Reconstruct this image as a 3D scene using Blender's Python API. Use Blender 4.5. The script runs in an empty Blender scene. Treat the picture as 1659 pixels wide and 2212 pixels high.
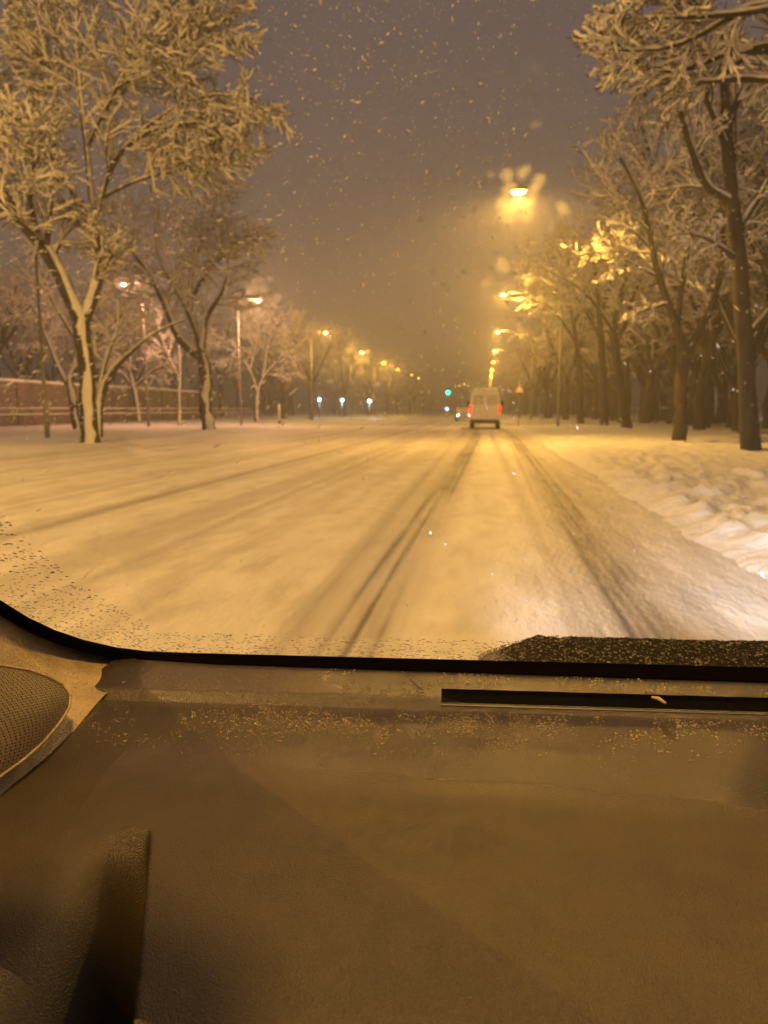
import bpy, math, random
import numpy as np
from mathutils import Vector, Matrix

# ------------------------------------------------------------------ camera, world, exposure
sc = bpy.context.scene
COL = sc.collection
EYE = 1.3
F = 1555.0                       # focal length in pixels of the 1659 px wide sketch frame
CX, CY = 829.5, 1106.0
PITCH = math.radians(8.15)
YAW = math.radians(8.0)          # the camera looks left of the road's direction

cam_d = bpy.data.cameras.new('camera')
cam = bpy.data.objects.new('camera', cam_d)
COL.objects.link(cam)
cam.location = (0, 0, EYE)
cam.rotation_euler = (math.radians(90) - PITCH, 0, YAW)
cam_d.sensor_fit = 'VERTICAL'
cam_d.sensor_height = 36.0
cam_d.lens = F / 2212.0 * 36.0
cam_d.clip_start = 0.05
cam_d.clip_end = 3000
cam_d.dof.use_dof = True
cam_d.dof.focus_distance = 0.86
cam_d.dof.aperture_fstop = cam_d.lens / 3.6
sc.camera = cam

w = bpy.data.worlds.new('World')
sc.world = w
w.use_nodes = True
nt = w.node_tree
bg = nt.nodes['Background']
tcw = nt.nodes.new('ShaderNodeTexCoord')
sepw = nt.nodes.new('ShaderNodeSeparateXYZ')
nt.links.new(tcw.outputs['Generated'], sepw.inputs[0])
rampw = nt.nodes.new('ShaderNodeValToRGB')
nt.links.new(sepw.outputs[2], rampw.inputs[0])
rampw.color_ramp.elements[0].position = 0.0
rampw.color_ramp.elements[0].color = (0.27, 0.18, 0.115, 1)
rampw.color_ramp.elements[1].position = 0.45
rampw.color_ramp.elements[1].color = (0.188, 0.138, 0.130, 1)
nt.links.new(rampw.outputs[0], bg.inputs[0])
bg.inputs[1].default_value = 0.72

sc.view_settings.view_transform = 'Standard'
sc.view_settings.look = 'None'
sc.view_settings.exposure = 0.0
sc.view_settings.gamma = 1.0
sc.render.engine = 'CYCLES'
cy = sc.cycles
cy.use_denoising = True
cy.max_bounces = 6
cy.diffuse_bounces = 2
cy.glossy_bounces = 2
cy.transmission_bounces = 5
cy.transparent_max_bounces = 12
cy.volume_bounces = 0
cy.sample_clamp_indirect = 4.0
cy.sample_clamp_direct = 0.0
cy.use_light_tree = True
cy.caustics_reflective = False
cy.caustics_refractive = False

SODIUM = (1.0, 0.515, 0.083)
PINKISH = (1.0, 0.42, 0.22)

# ------------------------------------------------------------------ helpers
_cm = cam.rotation_euler.to_matrix()
def ray(px, py):
    v = Vector(((px - CX) / F, -(py - CY) / F, -1.0))
    return _cm @ v
def W(px, py, Y):
    """point on the sight line at distance Y ahead along the road"""
    r = ray(px, py)
    return Vector((0, 0, EYE)) + r * (Y / r.y)
def Pz(px, py, z):
    """point on the sight line at height z below/above the eye"""
    r = ray(px, py)
    return Vector((0, 0, EYE)) + r * (z / r.z)
def on_plane(px, py, p0, n):
    r = ray(px, py)
    o = Vector((0, 0, EYE))
    t = (p0 - o).dot(n) / r.dot(n)
    return o + r * t

def tag(o, label=None, cat=None, group=None, kind=None):
    if label: o['label'] = label
    if cat: o['category'] = cat
    if group: o['group'] = group
    if kind: o['kind'] = kind
    return o
def empty(name, loc=(0, 0, 0), rz=0.0):
    o = bpy.data.objects.new(name, None)
    o.empty_display_size = 0.2
    o.location = loc
    o.rotation_euler = (0, 0, rz)
    COL.objects.link(o)
    return o
def link(name, me, parent=None):
    o = bpy.data.objects.new(name, me)
    COL.objects.link(o)
    if parent is not None: o.parent = parent
    return o
def mesh_np(name, verts, quads, mat, smooth=True, tris=None):
    """numpy arrays to a mesh"""
    me = bpy.data.meshes.new(name)
    verts = np.asarray(verts, dtype=np.float32).reshape(-1, 3)
    quads = np.asarray(quads, dtype=np.int32).reshape(-1, 4) if quads is not None and len(quads) else np.zeros((0, 4), np.int32)
    tris = np.asarray(tris, dtype=np.int32).reshape(-1, 3) if tris is not None and len(tris) else np.zeros((0, 3), np.int32)
    nv, nq, ntr = len(verts), len(quads), len(tris)
    me.vertices.add(nv)
    me.vertices.foreach_set('co', verts.ravel())
    me.loops.add(nq * 4 + ntr * 3)
    me.loops.foreach_set('vertex_index', np.concatenate([quads.ravel(), tris.ravel()]))
    me.polygons.add(nq + ntr)
    ls = np.concatenate([np.arange(nq) * 4, nq * 4 + np.arange(ntr) * 3]).astype(np.int32)
    me.polygons.foreach_set('loop_start', ls)
    me.update(calc_edges=True)
    me.validate()
    if smooth:
        me.polygons.foreach_set('use_smooth', np.ones(nq + ntr, dtype=bool))
    if mat: me.materials.append(mat)
    return me

class MB:
    """collects simple solids into one mesh"""
    def __init__(s): s.v = []; s.f = []
    def add(s, vs, fs):
        b = len(s.v)
        s.v += [tuple(v) for v in vs]
        s.f += [tuple(i + b for i in f) for f in fs]
    def box(s, x0, x1, y0, y1, z0, z1):
        vs = [(x, y, z) for z in (z0, z1) for y in (y0, y1) for x in (x0, x1)]
        s.add(vs, [(0, 2, 3, 1), (4, 5, 7, 6), (0, 1, 5, 4), (2, 6, 7, 3), (0, 4, 6, 2), (1, 3, 7, 5)])
    def tube(s, pts, rs, sides=8, cap=True):
        pts = [Vector(p) for p in pts]
        if not hasattr(rs, '__len__'): rs = [rs] * len(pts)
        d = (pts[-1] - pts[0]).normalized()
        ref = Vector((0, 0, 1)) if abs(d.z) < 0.8 else Vector((1, 0, 0))
        vs = []
        for i, p in enumerate(pts):
            t = (pts[min(i + 1, len(pts) - 1)] - pts[max(i - 1, 0)]).normalized()
            u = t.cross(ref).normalized(); v = t.cross(u)
            for k in range(sides):
                a = 2 * math.pi * k / sides
                vs.append(p + (u * math.cos(a) + v * math.sin(a)) * rs[i])
        fs = []
        for i in range(len(pts) - 1):
            for k in range(sides):
                k2 = (k + 1) % sides
                fs.append((i * sides + k, i * sides + k2, (i + 1) * sides + k2, (i + 1) * sides + k))
        if cap:
            fs.append(tuple(range(sides)))
            fs.append(tuple((len(pts) - 1) * sides + k for k in range(sides)))
        s.add(vs, fs)
    def prism(s, poly, axis, a, b):
        """extrude polygon (2D) along axis 0/1/2 from a to b"""
        n = len(poly)
        def mk(p, t):
            q = list(p); q.insert(axis, t); return tuple(q)
        vs = [mk(p, a) for p in poly] + [mk(p, b) for p in poly]
        fs = [tuple(range(n)), tuple(range(2 * n - 1, n - 1, -1))]
        for i in range(n):
            j = (i + 1) % n
            fs.append((i, i + n, j + n, j))
        s.add(vs, fs)
    def ball(s, c, rx, ry=None, rz=None, seg=10, rings=6):
        ry = ry or rx; rz = rz or rx
        vs = [(c[0], c[1], c[2] - rz)]
        for i in range(1, rings):
            ph = -math.pi / 2 + math.pi * i / rings
            for k in range(seg):
                a = 2 * math.pi * k / seg
                vs.append((c[0] + rx * math.cos(ph) * math.cos(a), c[1] + ry * math.cos(ph) * math.sin(a), c[2] + rz * math.sin(ph)))
        vs.append((c[0], c[1], c[2] + rz))
        fs = []
        for k in range(seg):
            k2 = (k + 1) % seg
            fs.append((0, 1 + k2, 1 + k))
            for i in range(rings - 2):
                a = 1 + i * seg
                fs.append((a + k, a + k2, a + seg + k2, a + seg + k))
            a = 1 + (rings - 2) * seg
            fs.append((a + k, a + k2, len(vs) - 1))
        s.add(vs, fs)
    def build(s, name, mat, parent=None, smooth=False, bevel=0.0):
        me = bpy.data.meshes.new(name)
        me.from_pydata(s.v, [], s.f)
        me.update()
        import bmesh
        bm = bmesh.new(); bm.from_mesh(me)
        bmesh.ops.recalc_face_normals(bm, faces=bm.faces)
        if bevel > 0:
            bmesh.ops.bevel(bm, geom=list(bm.edges), offset=bevel, segments=2, affect='EDGES', clamp_overlap=True)
        bm.to_mesh(me); bm.free()
        if smooth:
            for p in me.polygons: p.use_smooth = True
        me.materials.append(mat)
        return link(name, me, parent)

# ---- noise
def _hash(ix, iy, seed):
    h = (ix.astype(np.int64) * 374761393 + iy.astype(np.int64) * 668265263 + seed * 982451653) & 0xffffffff
    h = ((h ^ (h >> 13)) * 1274126177) & 0xffffffff
    return ((h ^ (h >> 16)) & 0xffff) / 65535.0
def vnoise(x, y, seed=0):
    ix, iy = np.floor(x), np.floor(y)
    fx, fy = x - ix, y - iy
    fx = fx * fx * (3 - 2 * fx); fy = fy * fy * (3 - 2 * fy)
    a = _hash(ix, iy, seed); b = _hash(ix + 1, iy, seed)
    c = _hash(ix, iy + 1, seed); d = _hash(ix + 1, iy + 1, seed)
    return (a * (1 - fx) + b * fx) * (1 - fy) + (c * (1 - fx) + d * fx) * fy
def fbm(x, y, seed=0, oct=4):
    s = 0; a = 0.5; t = 0
    for o in range(oct):
        s = s + a * vnoise(x * 2 ** o, y * 2 ** o, seed + o * 17); t += a; a *= 0.5
    return s / t
def sstep(a, b, x):
    t = np.clip((x - a) / (b - a), 0, 1)
    return t * t * (3 - 2 * t)

# ------------------------------------------------------------------ materials
def mat_new(name):
    m = bpy.data.materials.new(name)
    m.use_nodes = True
    return m, m.node_tree, m.node_tree.nodes['Principled BSDF']
def noise_node(nt, scale, detail=4, coord='Object', rough=0.55, stretch=None, dist=0.0):
    tc = nt.nodes.new('ShaderNodeTexCoord')
    n = nt.nodes.new('ShaderNodeTexNoise')
    n.inputs['Scale'].default_value = scale
    n.inputs['Detail'].default_value = detail
    n.inputs['Roughness'].default_value = rough
    n.inputs['Distortion'].default_value = dist
    if stretch:
        mp = nt.nodes.new('ShaderNodeMapping')
        mp.inputs['Scale'].default_value = stretch
        nt.links.new(tc.outputs[coord], mp.inputs[0]); nt.links.new(mp.outputs[0], n.inputs[0])
    else:
        nt.links.new(tc.outputs[coord], n.inputs[0])
    return n
def ramp(nt, src, stops):
    r = nt.nodes.new('ShaderNodeValToRGB')
    while len(r.color_ramp.elements) > len(stops): r.color_ramp.elements.remove(r.color_ramp.elements[-1])
    while len(r.color_ramp.elements) < len(stops): r.color_ramp.elements.new(0.5)
    for e, (p, c) in zip(r.color_ramp.elements, stops):
        e.position = p; e.color = (*c, 1)
    nt.links.new(src, r.inputs[0])
    return r
def bump(nt, b, hsrc, strength, dist, prev=None):
    bn = nt.nodes.new('ShaderNodeBump')
    bn.inputs['Strength'].default_value = strength
    bn.inputs['Distance'].default_value = dist
    nt.links.new(hsrc, bn.inputs['Height'])
    if prev is not None: nt.links.new(prev.outputs[0], bn.inputs['Normal'])
    nt.links.new(bn.outputs[0], b.inputs['Normal'])
    return bn
def simple(name, col, rough=0.6, metal=0.0, nscale=8.0, var=0.25, spec=0.5):
    m, nt, b = mat_new(name)
    n = noise_node(nt, nscale)
    lo = tuple(c * (1 - var) for c in col); hi = tuple(min(1, c * (1 + var)) for c in col)
    r = ramp(nt, n.outputs['Fac'], [(0.3, lo), (0.7, hi)])
    nt.links.new(r.outputs[0], b.inputs['Base Color'])
    b.inputs['Roughness'].default_value = rough
    b.inputs['Metallic'].default_value = metal
    b.inputs['Specular IOR Level'].default_value = spec
    return m
def emissive(name, col, strength):
    m, nt, b = mat_new(name)
    b.inputs['Base Color'].default_value = (*[min(1, c) for c in col], 1)
    b.inputs['Emission Color'].default_value = (*col, 1)
    b.inputs['Emission Strength'].default_value = strength
    return m

def make_snow(name, col=(0.80, 0.79, 0.78), bscale=9.0, bdist=0.03):
    m, nt, b = mat_new(name)
    n = noise_node(nt, bscale, 6)
    r = ramp(nt, n.outputs['Fac'], [(0.3, tuple(c * 0.88 for c in col)), (0.65, col)])
    nt.links.new(r.outputs[0], b.inputs['Base Color'])
    b.inputs['Roughness'].default_value = 0.75
    b.inputs['Specular IOR Level'].default_value = 0.25
    bump(nt, b, n.outputs['Fac'], 0.6, bdist)
    return m
M_SNOW = make_snow('snow_ground', bscale=7.0, bdist=.06)
M_TSNOW = make_snow('snow_on_branches', (0.82, 0.80, 0.77), 14.0, 0.02)

def make_road():
    m, nt, b = mat_new('packed_snow')
    at = nt.nodes.new('ShaderNodeAttribute'); at.attribute_name = 'wear'
    n1 = noise_node(nt, 3.0, 7, stretch=(1.0, 0.35, 1.0))
    n2 = noise_node(nt, 26.0, 4, stretch=(1.0, 0.5, 1.0))
    mul = nt.nodes.new('ShaderNodeMath'); mul.operation = 'MULTIPLY_ADD'
    nt.links.new(n1.outputs['Fac'], mul.inputs[0]); mul.inputs[1].default_value = 0.34
    nt.links.new(at.outputs['Fac'], mul.inputs[2])
    r = ramp(nt, mul.outputs[0], [(0.12, (0.80, 0.78, 0.75)), (0.27, (0.60, 0.57, 0.53)), (0.75, (0.34, 0.31, 0.29)), (1.0, (0.15, 0.14, 0.135))])
    nt.links.new(r.outputs[0], b.inputs['Base Color'])
    b.inputs['Roughness'].default_value = 0.6
    b.inputs['Specular IOR Level'].default_value = 0.4
    b1 = bump(nt, b, n1.outputs['Fac'], 0.7, 0.05)
    bump(nt, b, n2.outputs['Fac'], 0.8, 0.014, b1)
    return m
M_ROAD = make_road()

def make_bark():
    m, nt, b = mat_new('bark')
    n = noise_node(nt, 7.0, 6, stretch=(1, 1, 0.25))
    r = ramp(nt, n.outputs['Fac'], [(0.3, (0.022, 0.016, 0.012)), (0.7, (0.065, 0.05, 0.038))])
    nt.links.new(r.outputs[0], b.inputs['Base Color'])
    b.inputs['Roughness'].default_value = 0.9
    bump(nt, b, n.outputs['Fac'], 0.8, 0.04)
    return m
M_BARK = make_bark()
M_STEEL = simple('galvanised_steel', (0.22, 0.21, 0.20), 0.5, 0.6)
M_DARK = simple('dark_rubber', (0.012, 0.011, 0.010), 0.55)
M_BLACK = simple('black_rubber', (0.003, 0.002, 0.002), 0.9, spec=.0)
M_WALL = simple('wall_render', (0.16, 0.13, 0.12), 0.9, nscale=1.2)
M_VAN = simple('van_paint_dusty', (0.88, 0.87, 0.82), 0.45, nscale=2.0, var=0.08)
M_GLASSD = simple('dark_window', (0.10, 0.095, 0.085), 0.15, nscale=1.0)

# ------------------------------------------------------------------ the ground, the road
def grid(xs, ys, zf, name, mat, attr=None):
    X, Y = np.meshgrid(xs, ys)
    Z = zf(X, Y)
    V = np.stack([X, Y, Z], -1).reshape(-1, 3)
    nx, ny = len(xs), len(ys)
    i = np.arange((nx - 1) * (ny - 1)); r = i // (nx - 1); c = i % (nx - 1)
    a = r * nx + c
    Q = np.stack([a, a + 1, a + nx + 1, a + nx], -1)
    me = mesh_np(name, V, Q, mat)
    if attr is not None:
        at = me.attributes.new('wear', 'FLOAT', 'POINT')
        at.data.foreach_set('value', attr(X, Y).astype(np.float32).ravel())
    return me
ROAD_L, ROAD_R = -13.0, 1.75
def ground_z(x, y):
    edge = ROAD_R + 0.30 * (fbm(y * 0.5, y * 0 + 3, 5, 3) - 0.5)
    right = sstep(edge - 0.05, edge + 0.9, x)
    left = sstep(-ROAD_L - 0.2, -ROAD_L + 1.6, -x)
    out = right + left
    fade = 1.0 / (1.0 + y.clip(0) * 0.012)
    lump = (np.abs(fbm(x * 1.3, y * 0.9, 11, 4) - 0.5) * 2)
    clod = np.abs(vnoise(x * 4.5 + 3 * vnoise(x, y, 2), y * 3.4, 21) - 0.5) * 2
    clod2 = np.abs(vnoise(x * 9 + 2 * vnoise(x * 2, y * 2, 4), y * 6.5, 23) - .5) * 2
    near = np.exp(-((y - 8) / 16) ** 2)
    z = -0.05 + out * (0.17 + 0.10 * (fbm(x * 0.25, y * 0.25, 31, 3) - 0.5) * 2) \
        + right * (0.15 * lump * fade + near * (0.13 * clod + .06 * clod2) * sstep(12, 5, x)) \
        + left * 0.06 * lump
    return z + left * 0.12 * sstep(15, 30, -x)
def geo(a, b, first, growth):
    out = [a]; s = first
    while out[-1] < b:
        out.append(out[-1] + s); s *= growth
    out[-1] = b
    return np.array(out)
ysg = np.concatenate([[-30, -10, 0], geo(1.5, 900, 0.07, 1.011)])
xsr = geo(9.0, 260, 0.25, 1.08); xsl = -geo(12.6, 260, 0.35, 1.07)[::-1]
xsg = np.concatenate([xsl, np.linspace(-12, 1.3, 12), np.arange(1.4, 8.95, 0.075), xsr])
gme = grid(xsg, ysg, ground_z, 'snowy_ground', M_SNOW)
ground = link('snowy_ground', gme); tag(ground, kind='structure')

TRACKS = [(-0.60, .06, 1.1), (-0.74, .05, 1.05), (-0.88, .06, .95), (-0.74, .27, 1.0), (0.84, .06, 1.0), (0.97, .05, 1.15), (1.12, .06, 1.1), (0.98, .26, .9), (0.66, .04, .5), (-2.95, .09, .30), (-4.75, .13, .55), (-1.05, .10, .42), (0.62, .10, .40),
          (-6.5, .14, .16), (-8.2, .13, .2), (-3.5, .2, .10), (1.35, .12, .45)]
def wear(x, y):
    wv = np.zeros_like(x)
    for k, (c, wd, s) in enumerate(TRACKS):
        kk = 0 if k < 9 else k
        wob = 0.22 * (fbm(y * 0.03 + 9 * kk, y * 0 + kk, 40 + kk, 2) - 0.5) * 2 * np.clip(y / 18, 0.0, 2.0)
        d = (x - c - wob) / wd
        ribs = 0.72 + 0.28 * np.cos((x - c - wob) * 2 * math.pi / 0.085) * np.exp(-y / 9)
        along = sstep(0.22, 0.62, fbm(y * 0.16, y * 0 + 7 * k, 60 + k, 3))
        wv = np.maximum(wv, s * np.exp(-d * d * 1.3) * ribs * (0.25 + 0.75 * along))
    wv = wv * (.75 + .5 * fbm(x * 6, y * 1.6, 79, 3)) + 0.15 * sstep(0.45, 0.75, fbm(x * 1.8, y * 0.05, 77, 4)) + .07 * sstep(.55, .7, fbm(x * 5, y * 2.2, 78, 3))
    return np.clip(wv, 0, 1)
def road_z(x, y):
    return 0.02 - 0.014 * wear(x, y) + 0.009 * fbm(x * 2.2, y * 0.8, 90, 4) + 0.012 * (fbm(x * 7, y * 3.5, 91, 3) - .5) * np.exp(-y / 25) - 0.02 * ((x - ROAD_R) / 15) ** 2
xr = np.concatenate([np.arange(-14.5, -6, 0.12), np.arange(-6, 2.8, 0.035)])
yr = np.concatenate([[-30, -10, 0], geo(1.5, 900, 0.09, 1.014)])
rme = grid(xr, yr, road_z, 'road', M_ROAD, wear)
tag(link('road', rme), kind='structure')

# ------------------------------------------------------------------ trees
rng = np.random.default_rng(7)
def norm(v):
    return v / (np.linalg.norm(v, axis=-1, keepdims=True) + 1e-9)
def resample(pts, rad, n):
    pts = np.asarray(pts, float); rad = np.asarray(rad, float)
    d = np.concatenate([[0], np.cumsum(np.linalg.norm(np.diff(pts, axis=0), axis=1))])
    # smooth by Catmull-Rom style interpolation
    t = np.linspace(0, d[-1], n)
    out = np.stack([np.interp(t, d, pts[:, i]) for i in range(3)], -1)
    for _ in range(2):
        out[1:-1] = out[1:-1] * 0.5 + 0.25 * (out[:-2] + out[2:])
    return out, np.interp(t, d, rad)
def tube_np(P, R, sides):
    """P (B,n,3), R (B,n) -> verts, quads"""
    B, n, _ = P.shape
    T = np.empty_like(P)
    T[:, 1:-1] = P[:, 2:] - P[:, :-2]; T[:, 0] = P[:, 1] - P[:, 0]; T[:, -1] = P[:, -1] - P[:, -2]
    T = norm(T)
    D = norm(P[:, -1] - P[:, 0])
    ref = np.zeros((B, 3)); vert = np.abs(D[:, 2]) > 0.75
    ref[vert, 0] = 1; ref[~vert, 2] = 1
    U = norm(np.cross(T, ref[:, None, :])); V = np.cross(T, U)
    a = np.arange(sides) * 2 * np.pi / sides
    ring = U[:, :, None, :] * np.cos(a)[None, None, :, None] + V[:, :, None, :] * np.sin(a)[None, None, :, None]
    VV = P[:, :, None, :] + ring * R[:, :, None, None]
    b = np.arange(B)[:, None, None] * n * sides; i = np.arange(n - 1)[None, :, None] * sides; k = np.arange(sides)[None, None, :]
    k2 = (k + 1) % sides
    Q = np.stack([b + i + k, b + i + k2, b + i + sides + k2, b + i + sides + k], -1)
    return VV.reshape(-1, 3), Q.reshape(-1, 4)
def cat_mesh(name, parts, mat):
    vs, qs, o = [], [], 0
    for v, q in parts:
        vs.append(v); qs.append(q + o); o += len(v)
    return mesh_np(name, np.concatenate(vs), np.concatenate(qs), mat)
WIND = np.array([0.30, -0.55, 1.0])
def snow_tubes(P, R, add, sides, patch=0.35, plaster=1.0):
    B, n, _ = P.shape
    T = np.empty_like(P)
    T[:, 1:-1] = P[:, 2:] - P[:, :-2]; T[:, 0] = P[:, 1] - P[:, 0]; T[:, -1] = P[:, -1] - P[:, -2]
    T = norm(T)
    wv = WIND[None, None, :]
    off = wv - (wv * T).sum(-1, keepdims=True) * T
    off = norm(off)
    nz = 1 - patch + 2 * patch * rng.random((B, n))
    RS = (add * nz + 0.60 * R * (0.85 + 0.3 * rng.random((B, n))))
    RS[:, -1] *= 0.75
    hz_ = np.linalg.norm(T[..., :2], axis=-1)
    RS *= plaster + (1 - plaster) * np.clip(hz_ * 1.35, 0, 1)
    C = P + off * (0.47 * R + 0.55 * add)[:, :, None]
    return tube_np(C, RS, sides)
def grow(P, R, k, ratio, spread, n, rr, smin=0.25, up=0.15, wob=0.12, flat=0.0, jit=0.35):
    """k children on each of the branches P (B,m,3)"""
    B, m, _ = P.shape
    s = smin + (1 - smin) * ((np.arange(k)[None, :] + rng.random((B, k))) / k)
    s = np.clip(s, 0, 0.999) * (m - 1)
    i0 = s.astype(int); f = (s - i0)[..., None]
    bi = np.arange(B)[:, None]
    S = P[bi, i0] * (1 - f) + P[bi, i0 + 1] * f
    T = norm(P[bi, i0 + 1] - P[bi, i0])
    rad = R[bi, i0] * (1 - f[..., 0]) + R[bi, i0 + 1] * f[..., 0]
    L = np.linalg.norm(np.diff(P, axis=1), axis=2).sum(1)[:, None] * ratio * (1.15 - 0.55 * s / (m - 1)) * (1 - jit / 2 + jit * rng.random((B, k)))
    rnd = norm(rng.normal(size=(B, k, 3)))
    rnd[..., 2] *= (1 - flat)
    side = norm(rnd - (rnd * T).sum(-1, keepdims=True) * T)
    ang = spread * (0.7 + 0.6 * rng.random((B, k)))[..., None]
    D = norm(T * np.cos(ang) + side * np.sin(ang))
    S = S.reshape(-1, 3); D = D.reshape(-1, 3); L = L.reshape(-1); rad = rad.reshape(-1)
    N = len(S)
    out = np.empty((N, n, 3)); out[:, 0] = S
    for j in range(1, n):
        D = norm(D + wob * rng.normal(size=(N, 3)) + np.array([0, 0, up]) / n)
        out[:, j] = out[:, j - 1] + D * (L / (n - 1))[:, None]
    r0 = rad * rr
    RR = r0[:, None] * np.linspace(1, 0.35, n)[None, :]
    return out, RR
def make_tree(origin, limbs, k=(9, 8, 7), ratio=(0.42, 0.5, 0.5), snow=0.03, trunk_n=1, up=0.1, flat=0.3, spread=0.9, wmin=(0.3, 0.1, 0.1), wob=0.16, seed=1, plaster=1.0, tspread=0.55, bare=.45):
    """limbs: list of (points, radii); the first trunk_n are the trunk. returns three meshes relative to origin"""
    global rng
    rng = np.random.default_rng(seed)
    o = np.array(origin, float)
    P0, R0 = [], []
    for pts, rad in limbs:
        p, r = resample(np.array([tuple(q) for q in pts]) - o, rad, 12)
        P0.append(p); R0.append(r)
    P0 = np.array(P0); R0 = np.array(R0)
    # knobbly wobble
    P0[:, 1:-1] += rng.normal(size=P0[:, 1:-1].shape) * R0[:, 1:-1, None] * 0.10
    trunk = [tube_np(P0, R0 * (1 + 0.06 * rng.normal(size=R0.shape)), 9)]
    L0, LR = P0[trunk_n:], R0[trunk_n:]
    if len(L0) == 0: L0, LR = P0, R0
    P1, R1 = grow(L0, LR, k[0], ratio[0], spread, 8, 0.45, wmin[0], up, wob, flat)
    P2, R2 = grow(P1, R1, k[1], ratio[1], 0.75, 6, 0.5, wmin[1], up, wob + .04, flat)
    R2 = np.maximum(R2, 0.010)
    P3, R3 = grow(np.concatenate([P2]), R2, k[2], ratio[2], tspread, 5, 0.6, wmin[2], up * 0.3, wob + .05, flat)
    R3 = np.clip(R3, 0.010, 0.02)
    crown = [tube_np(P1, R1, 6), tube_np(P2, R2, 4), tube_np(P3, R3, 3)]
    sn = [snow_tubes(P0, R0, 0.01, 9, 0.3, plaster), snow_tubes(P1, R1, snow * 0.8, 6, .4, min(1, plaster + .2)), snow_tubes(P2, R2, snow, 5, .45, min(1, plaster + .4))]
    pick = rng.random(len(P3)) < bare
    sn.append(snow_tubes(P3[pick], R3[pick], snow * 0.75, 4, .5))
    return (cat_mesh('trunk', trunk, M_BARK), cat_mesh('crown', crown, M_BARK), cat_mesh('snow_cover', sn, M_TSNOW))
def place_tree(name, meshes, loc, label, cat='tree', group=None, rz=0.0, scale=1.0):
    t = empty(name, loc, rz)
    t.scale = (scale,) * 3
    tag(t, label, cat, group)
    for nm, me in zip(('trunk', 'crown', 'snow_cover'), meshes):
        link(nm, me, t)
    return t
def px_tree(name, base, Y, limbs, label, group, **kw):
    """limbs traced as (x, y, dY, radius) on the sketch frame; each point at its own depth Y+dY"""
    o = W(base[0], base[1], Y)
    gz = float(ground_z(np.array([o.x]), np.array([o.y]))[0])
    L = []
    for i, lb in enumerate(limbs):
        pts = [W(x, y, Y + d) for x, y, d, r in lb]; rad = [r for *_, r in lb]
        if i == 0: pts[0].z = gz - 0.15
        L.append((pts, rad))
    org = Vector((o.x, o.y, gz))
    ms = make_tree(org, L, **kw)
    return place_tree(name, ms, org, label, 'tree', group)

GL = 'snow covered trees along the left verge'
GR = 'snow covered trees along the right verge'
# big forked tree at left
px_tree('tree', (195, 952), 25, [
    [(195, 956, 0, .40), (192, 900, 0, .31), (188, 800, 0, .28), (180, 700, 0, .30), (178, 680, 0, .24)],
    [(178, 700, 0, .25), (140, 625, -.2, .27), (122, 560, -.4, .26), (85, 520, -.6, .25), (0, 415, -1.2, .22), (-110, 300, -2, .12)],
    [(180, 700, 0, .22), (205, 625, .2, .22), (226, 560, .3, .20), (200, 500, .4, .18), (190, 460, .5, .15)],
    [(196, 480, .5, .13), (135, 375, .2, .11), (60, 270, -.2, .09), (-20, 190, -.8, .06)],
    [(200, 505, .5, .13), (215, 430, .8, .11), (242, 345, .8, .10), (292, 292, .4, .08), (360, 270, 0, .06), (460, 262, -.3, .035)],
    [(200, 450, .5, .12), (188, 320, .2, .10), (172, 190, -.3, .08), (160, 40, -.8, .05), (180, -90, -1, .03)],
    [(242, 345, .8, .09), (215, 250, .9, .07), (290, 170, .6, .05), (380, 120, .2, .035), (450, 90, 0, .02)],
    [(215, 430, .8, .08), (300, 385, 1.2, .06), (400, 365, 1.2, .04), (520, 340, 1, .02)],
    [(188, 320, .2, .08), (250, 190, -.6, .06), (330, 60, -1.2, .045), (420, -20, -1.5, .025)],
    [(292, 292, .4, .06), (400, 215, -.4, .05), (480, 200, -.8, .03), (545, 215, -1, .02)],
    [(60, 270, -.2, .07), (90, 150, -.6, .05), (60, 20, -1.4, .03)],
    [(85, 520, -.6, .10), (60, 420, -1.6, .07), (80, 330, -2.4, .05), (30, 250, -3, .03)],
    [(250, 190, -.6, .05), (390, 120, -1, .04), (470, 60, -1.2, .03), (500, -20, -1.4, .02)],
], 'big forked tree loaded with snow, its pale plastered trunk nearest the left edge', GL,
    k=(15, 9, 6), ratio=(0.40, 0.55, 0.5), snow=0.033, tspread=.55, flat=0.5, spread=0.85, up=-.03, wob=.10, bare=.4, seed=11)
# second forked tree
px_tree('tree', (452, 925), 38, [
    [(452, 930, 0, .42), (443, 880, 0, .33), (446, 830, 0, .33), (446, 790, 0, .34), (430, 755, 0, .26)],
    [(440, 775, 0, .27), (383, 738, 0, .24), (371, 693, -.2, .20), (344, 630, -.4, .17), (328, 588, -.6, .14), (289, 552, -1, .12), (240, 480, -1.6, .08)],
    [(436, 760, 0, .24), (430, 724, 0, .21), (410, 673, .2, .18), (375, 607, .5, .14), (334, 564, .7, .11), (340, 480, .8, .09), (325, 400, .8, .05)],
    [(410, 673, .2, .16), (410, 635, .3, .14), (414, 564, .4, .12), (453, 490, .2, .09), (470, 420, 0, .05)],
    [(412, 645, .3, .14), (457, 572, -.4, .11), (508, 521, -1, .08), (560, 500, -1.4, .04)],
    [(436, 750, 0, .20), (441, 681, -.4, .16), (476, 646, -.7, .13), (488, 591, -.9, .08), (500, 520, -1.2, .04)],
], 'forked tree with curving limbs, second from the left edge along the verge', GL,
    k=(10, 9, 6), ratio=(0.44, 0.5, 0.5), snow=0.030, tspread=.55, flat=0.5, up=-.03, wob=.10, bare=.35, seed=12)
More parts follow.
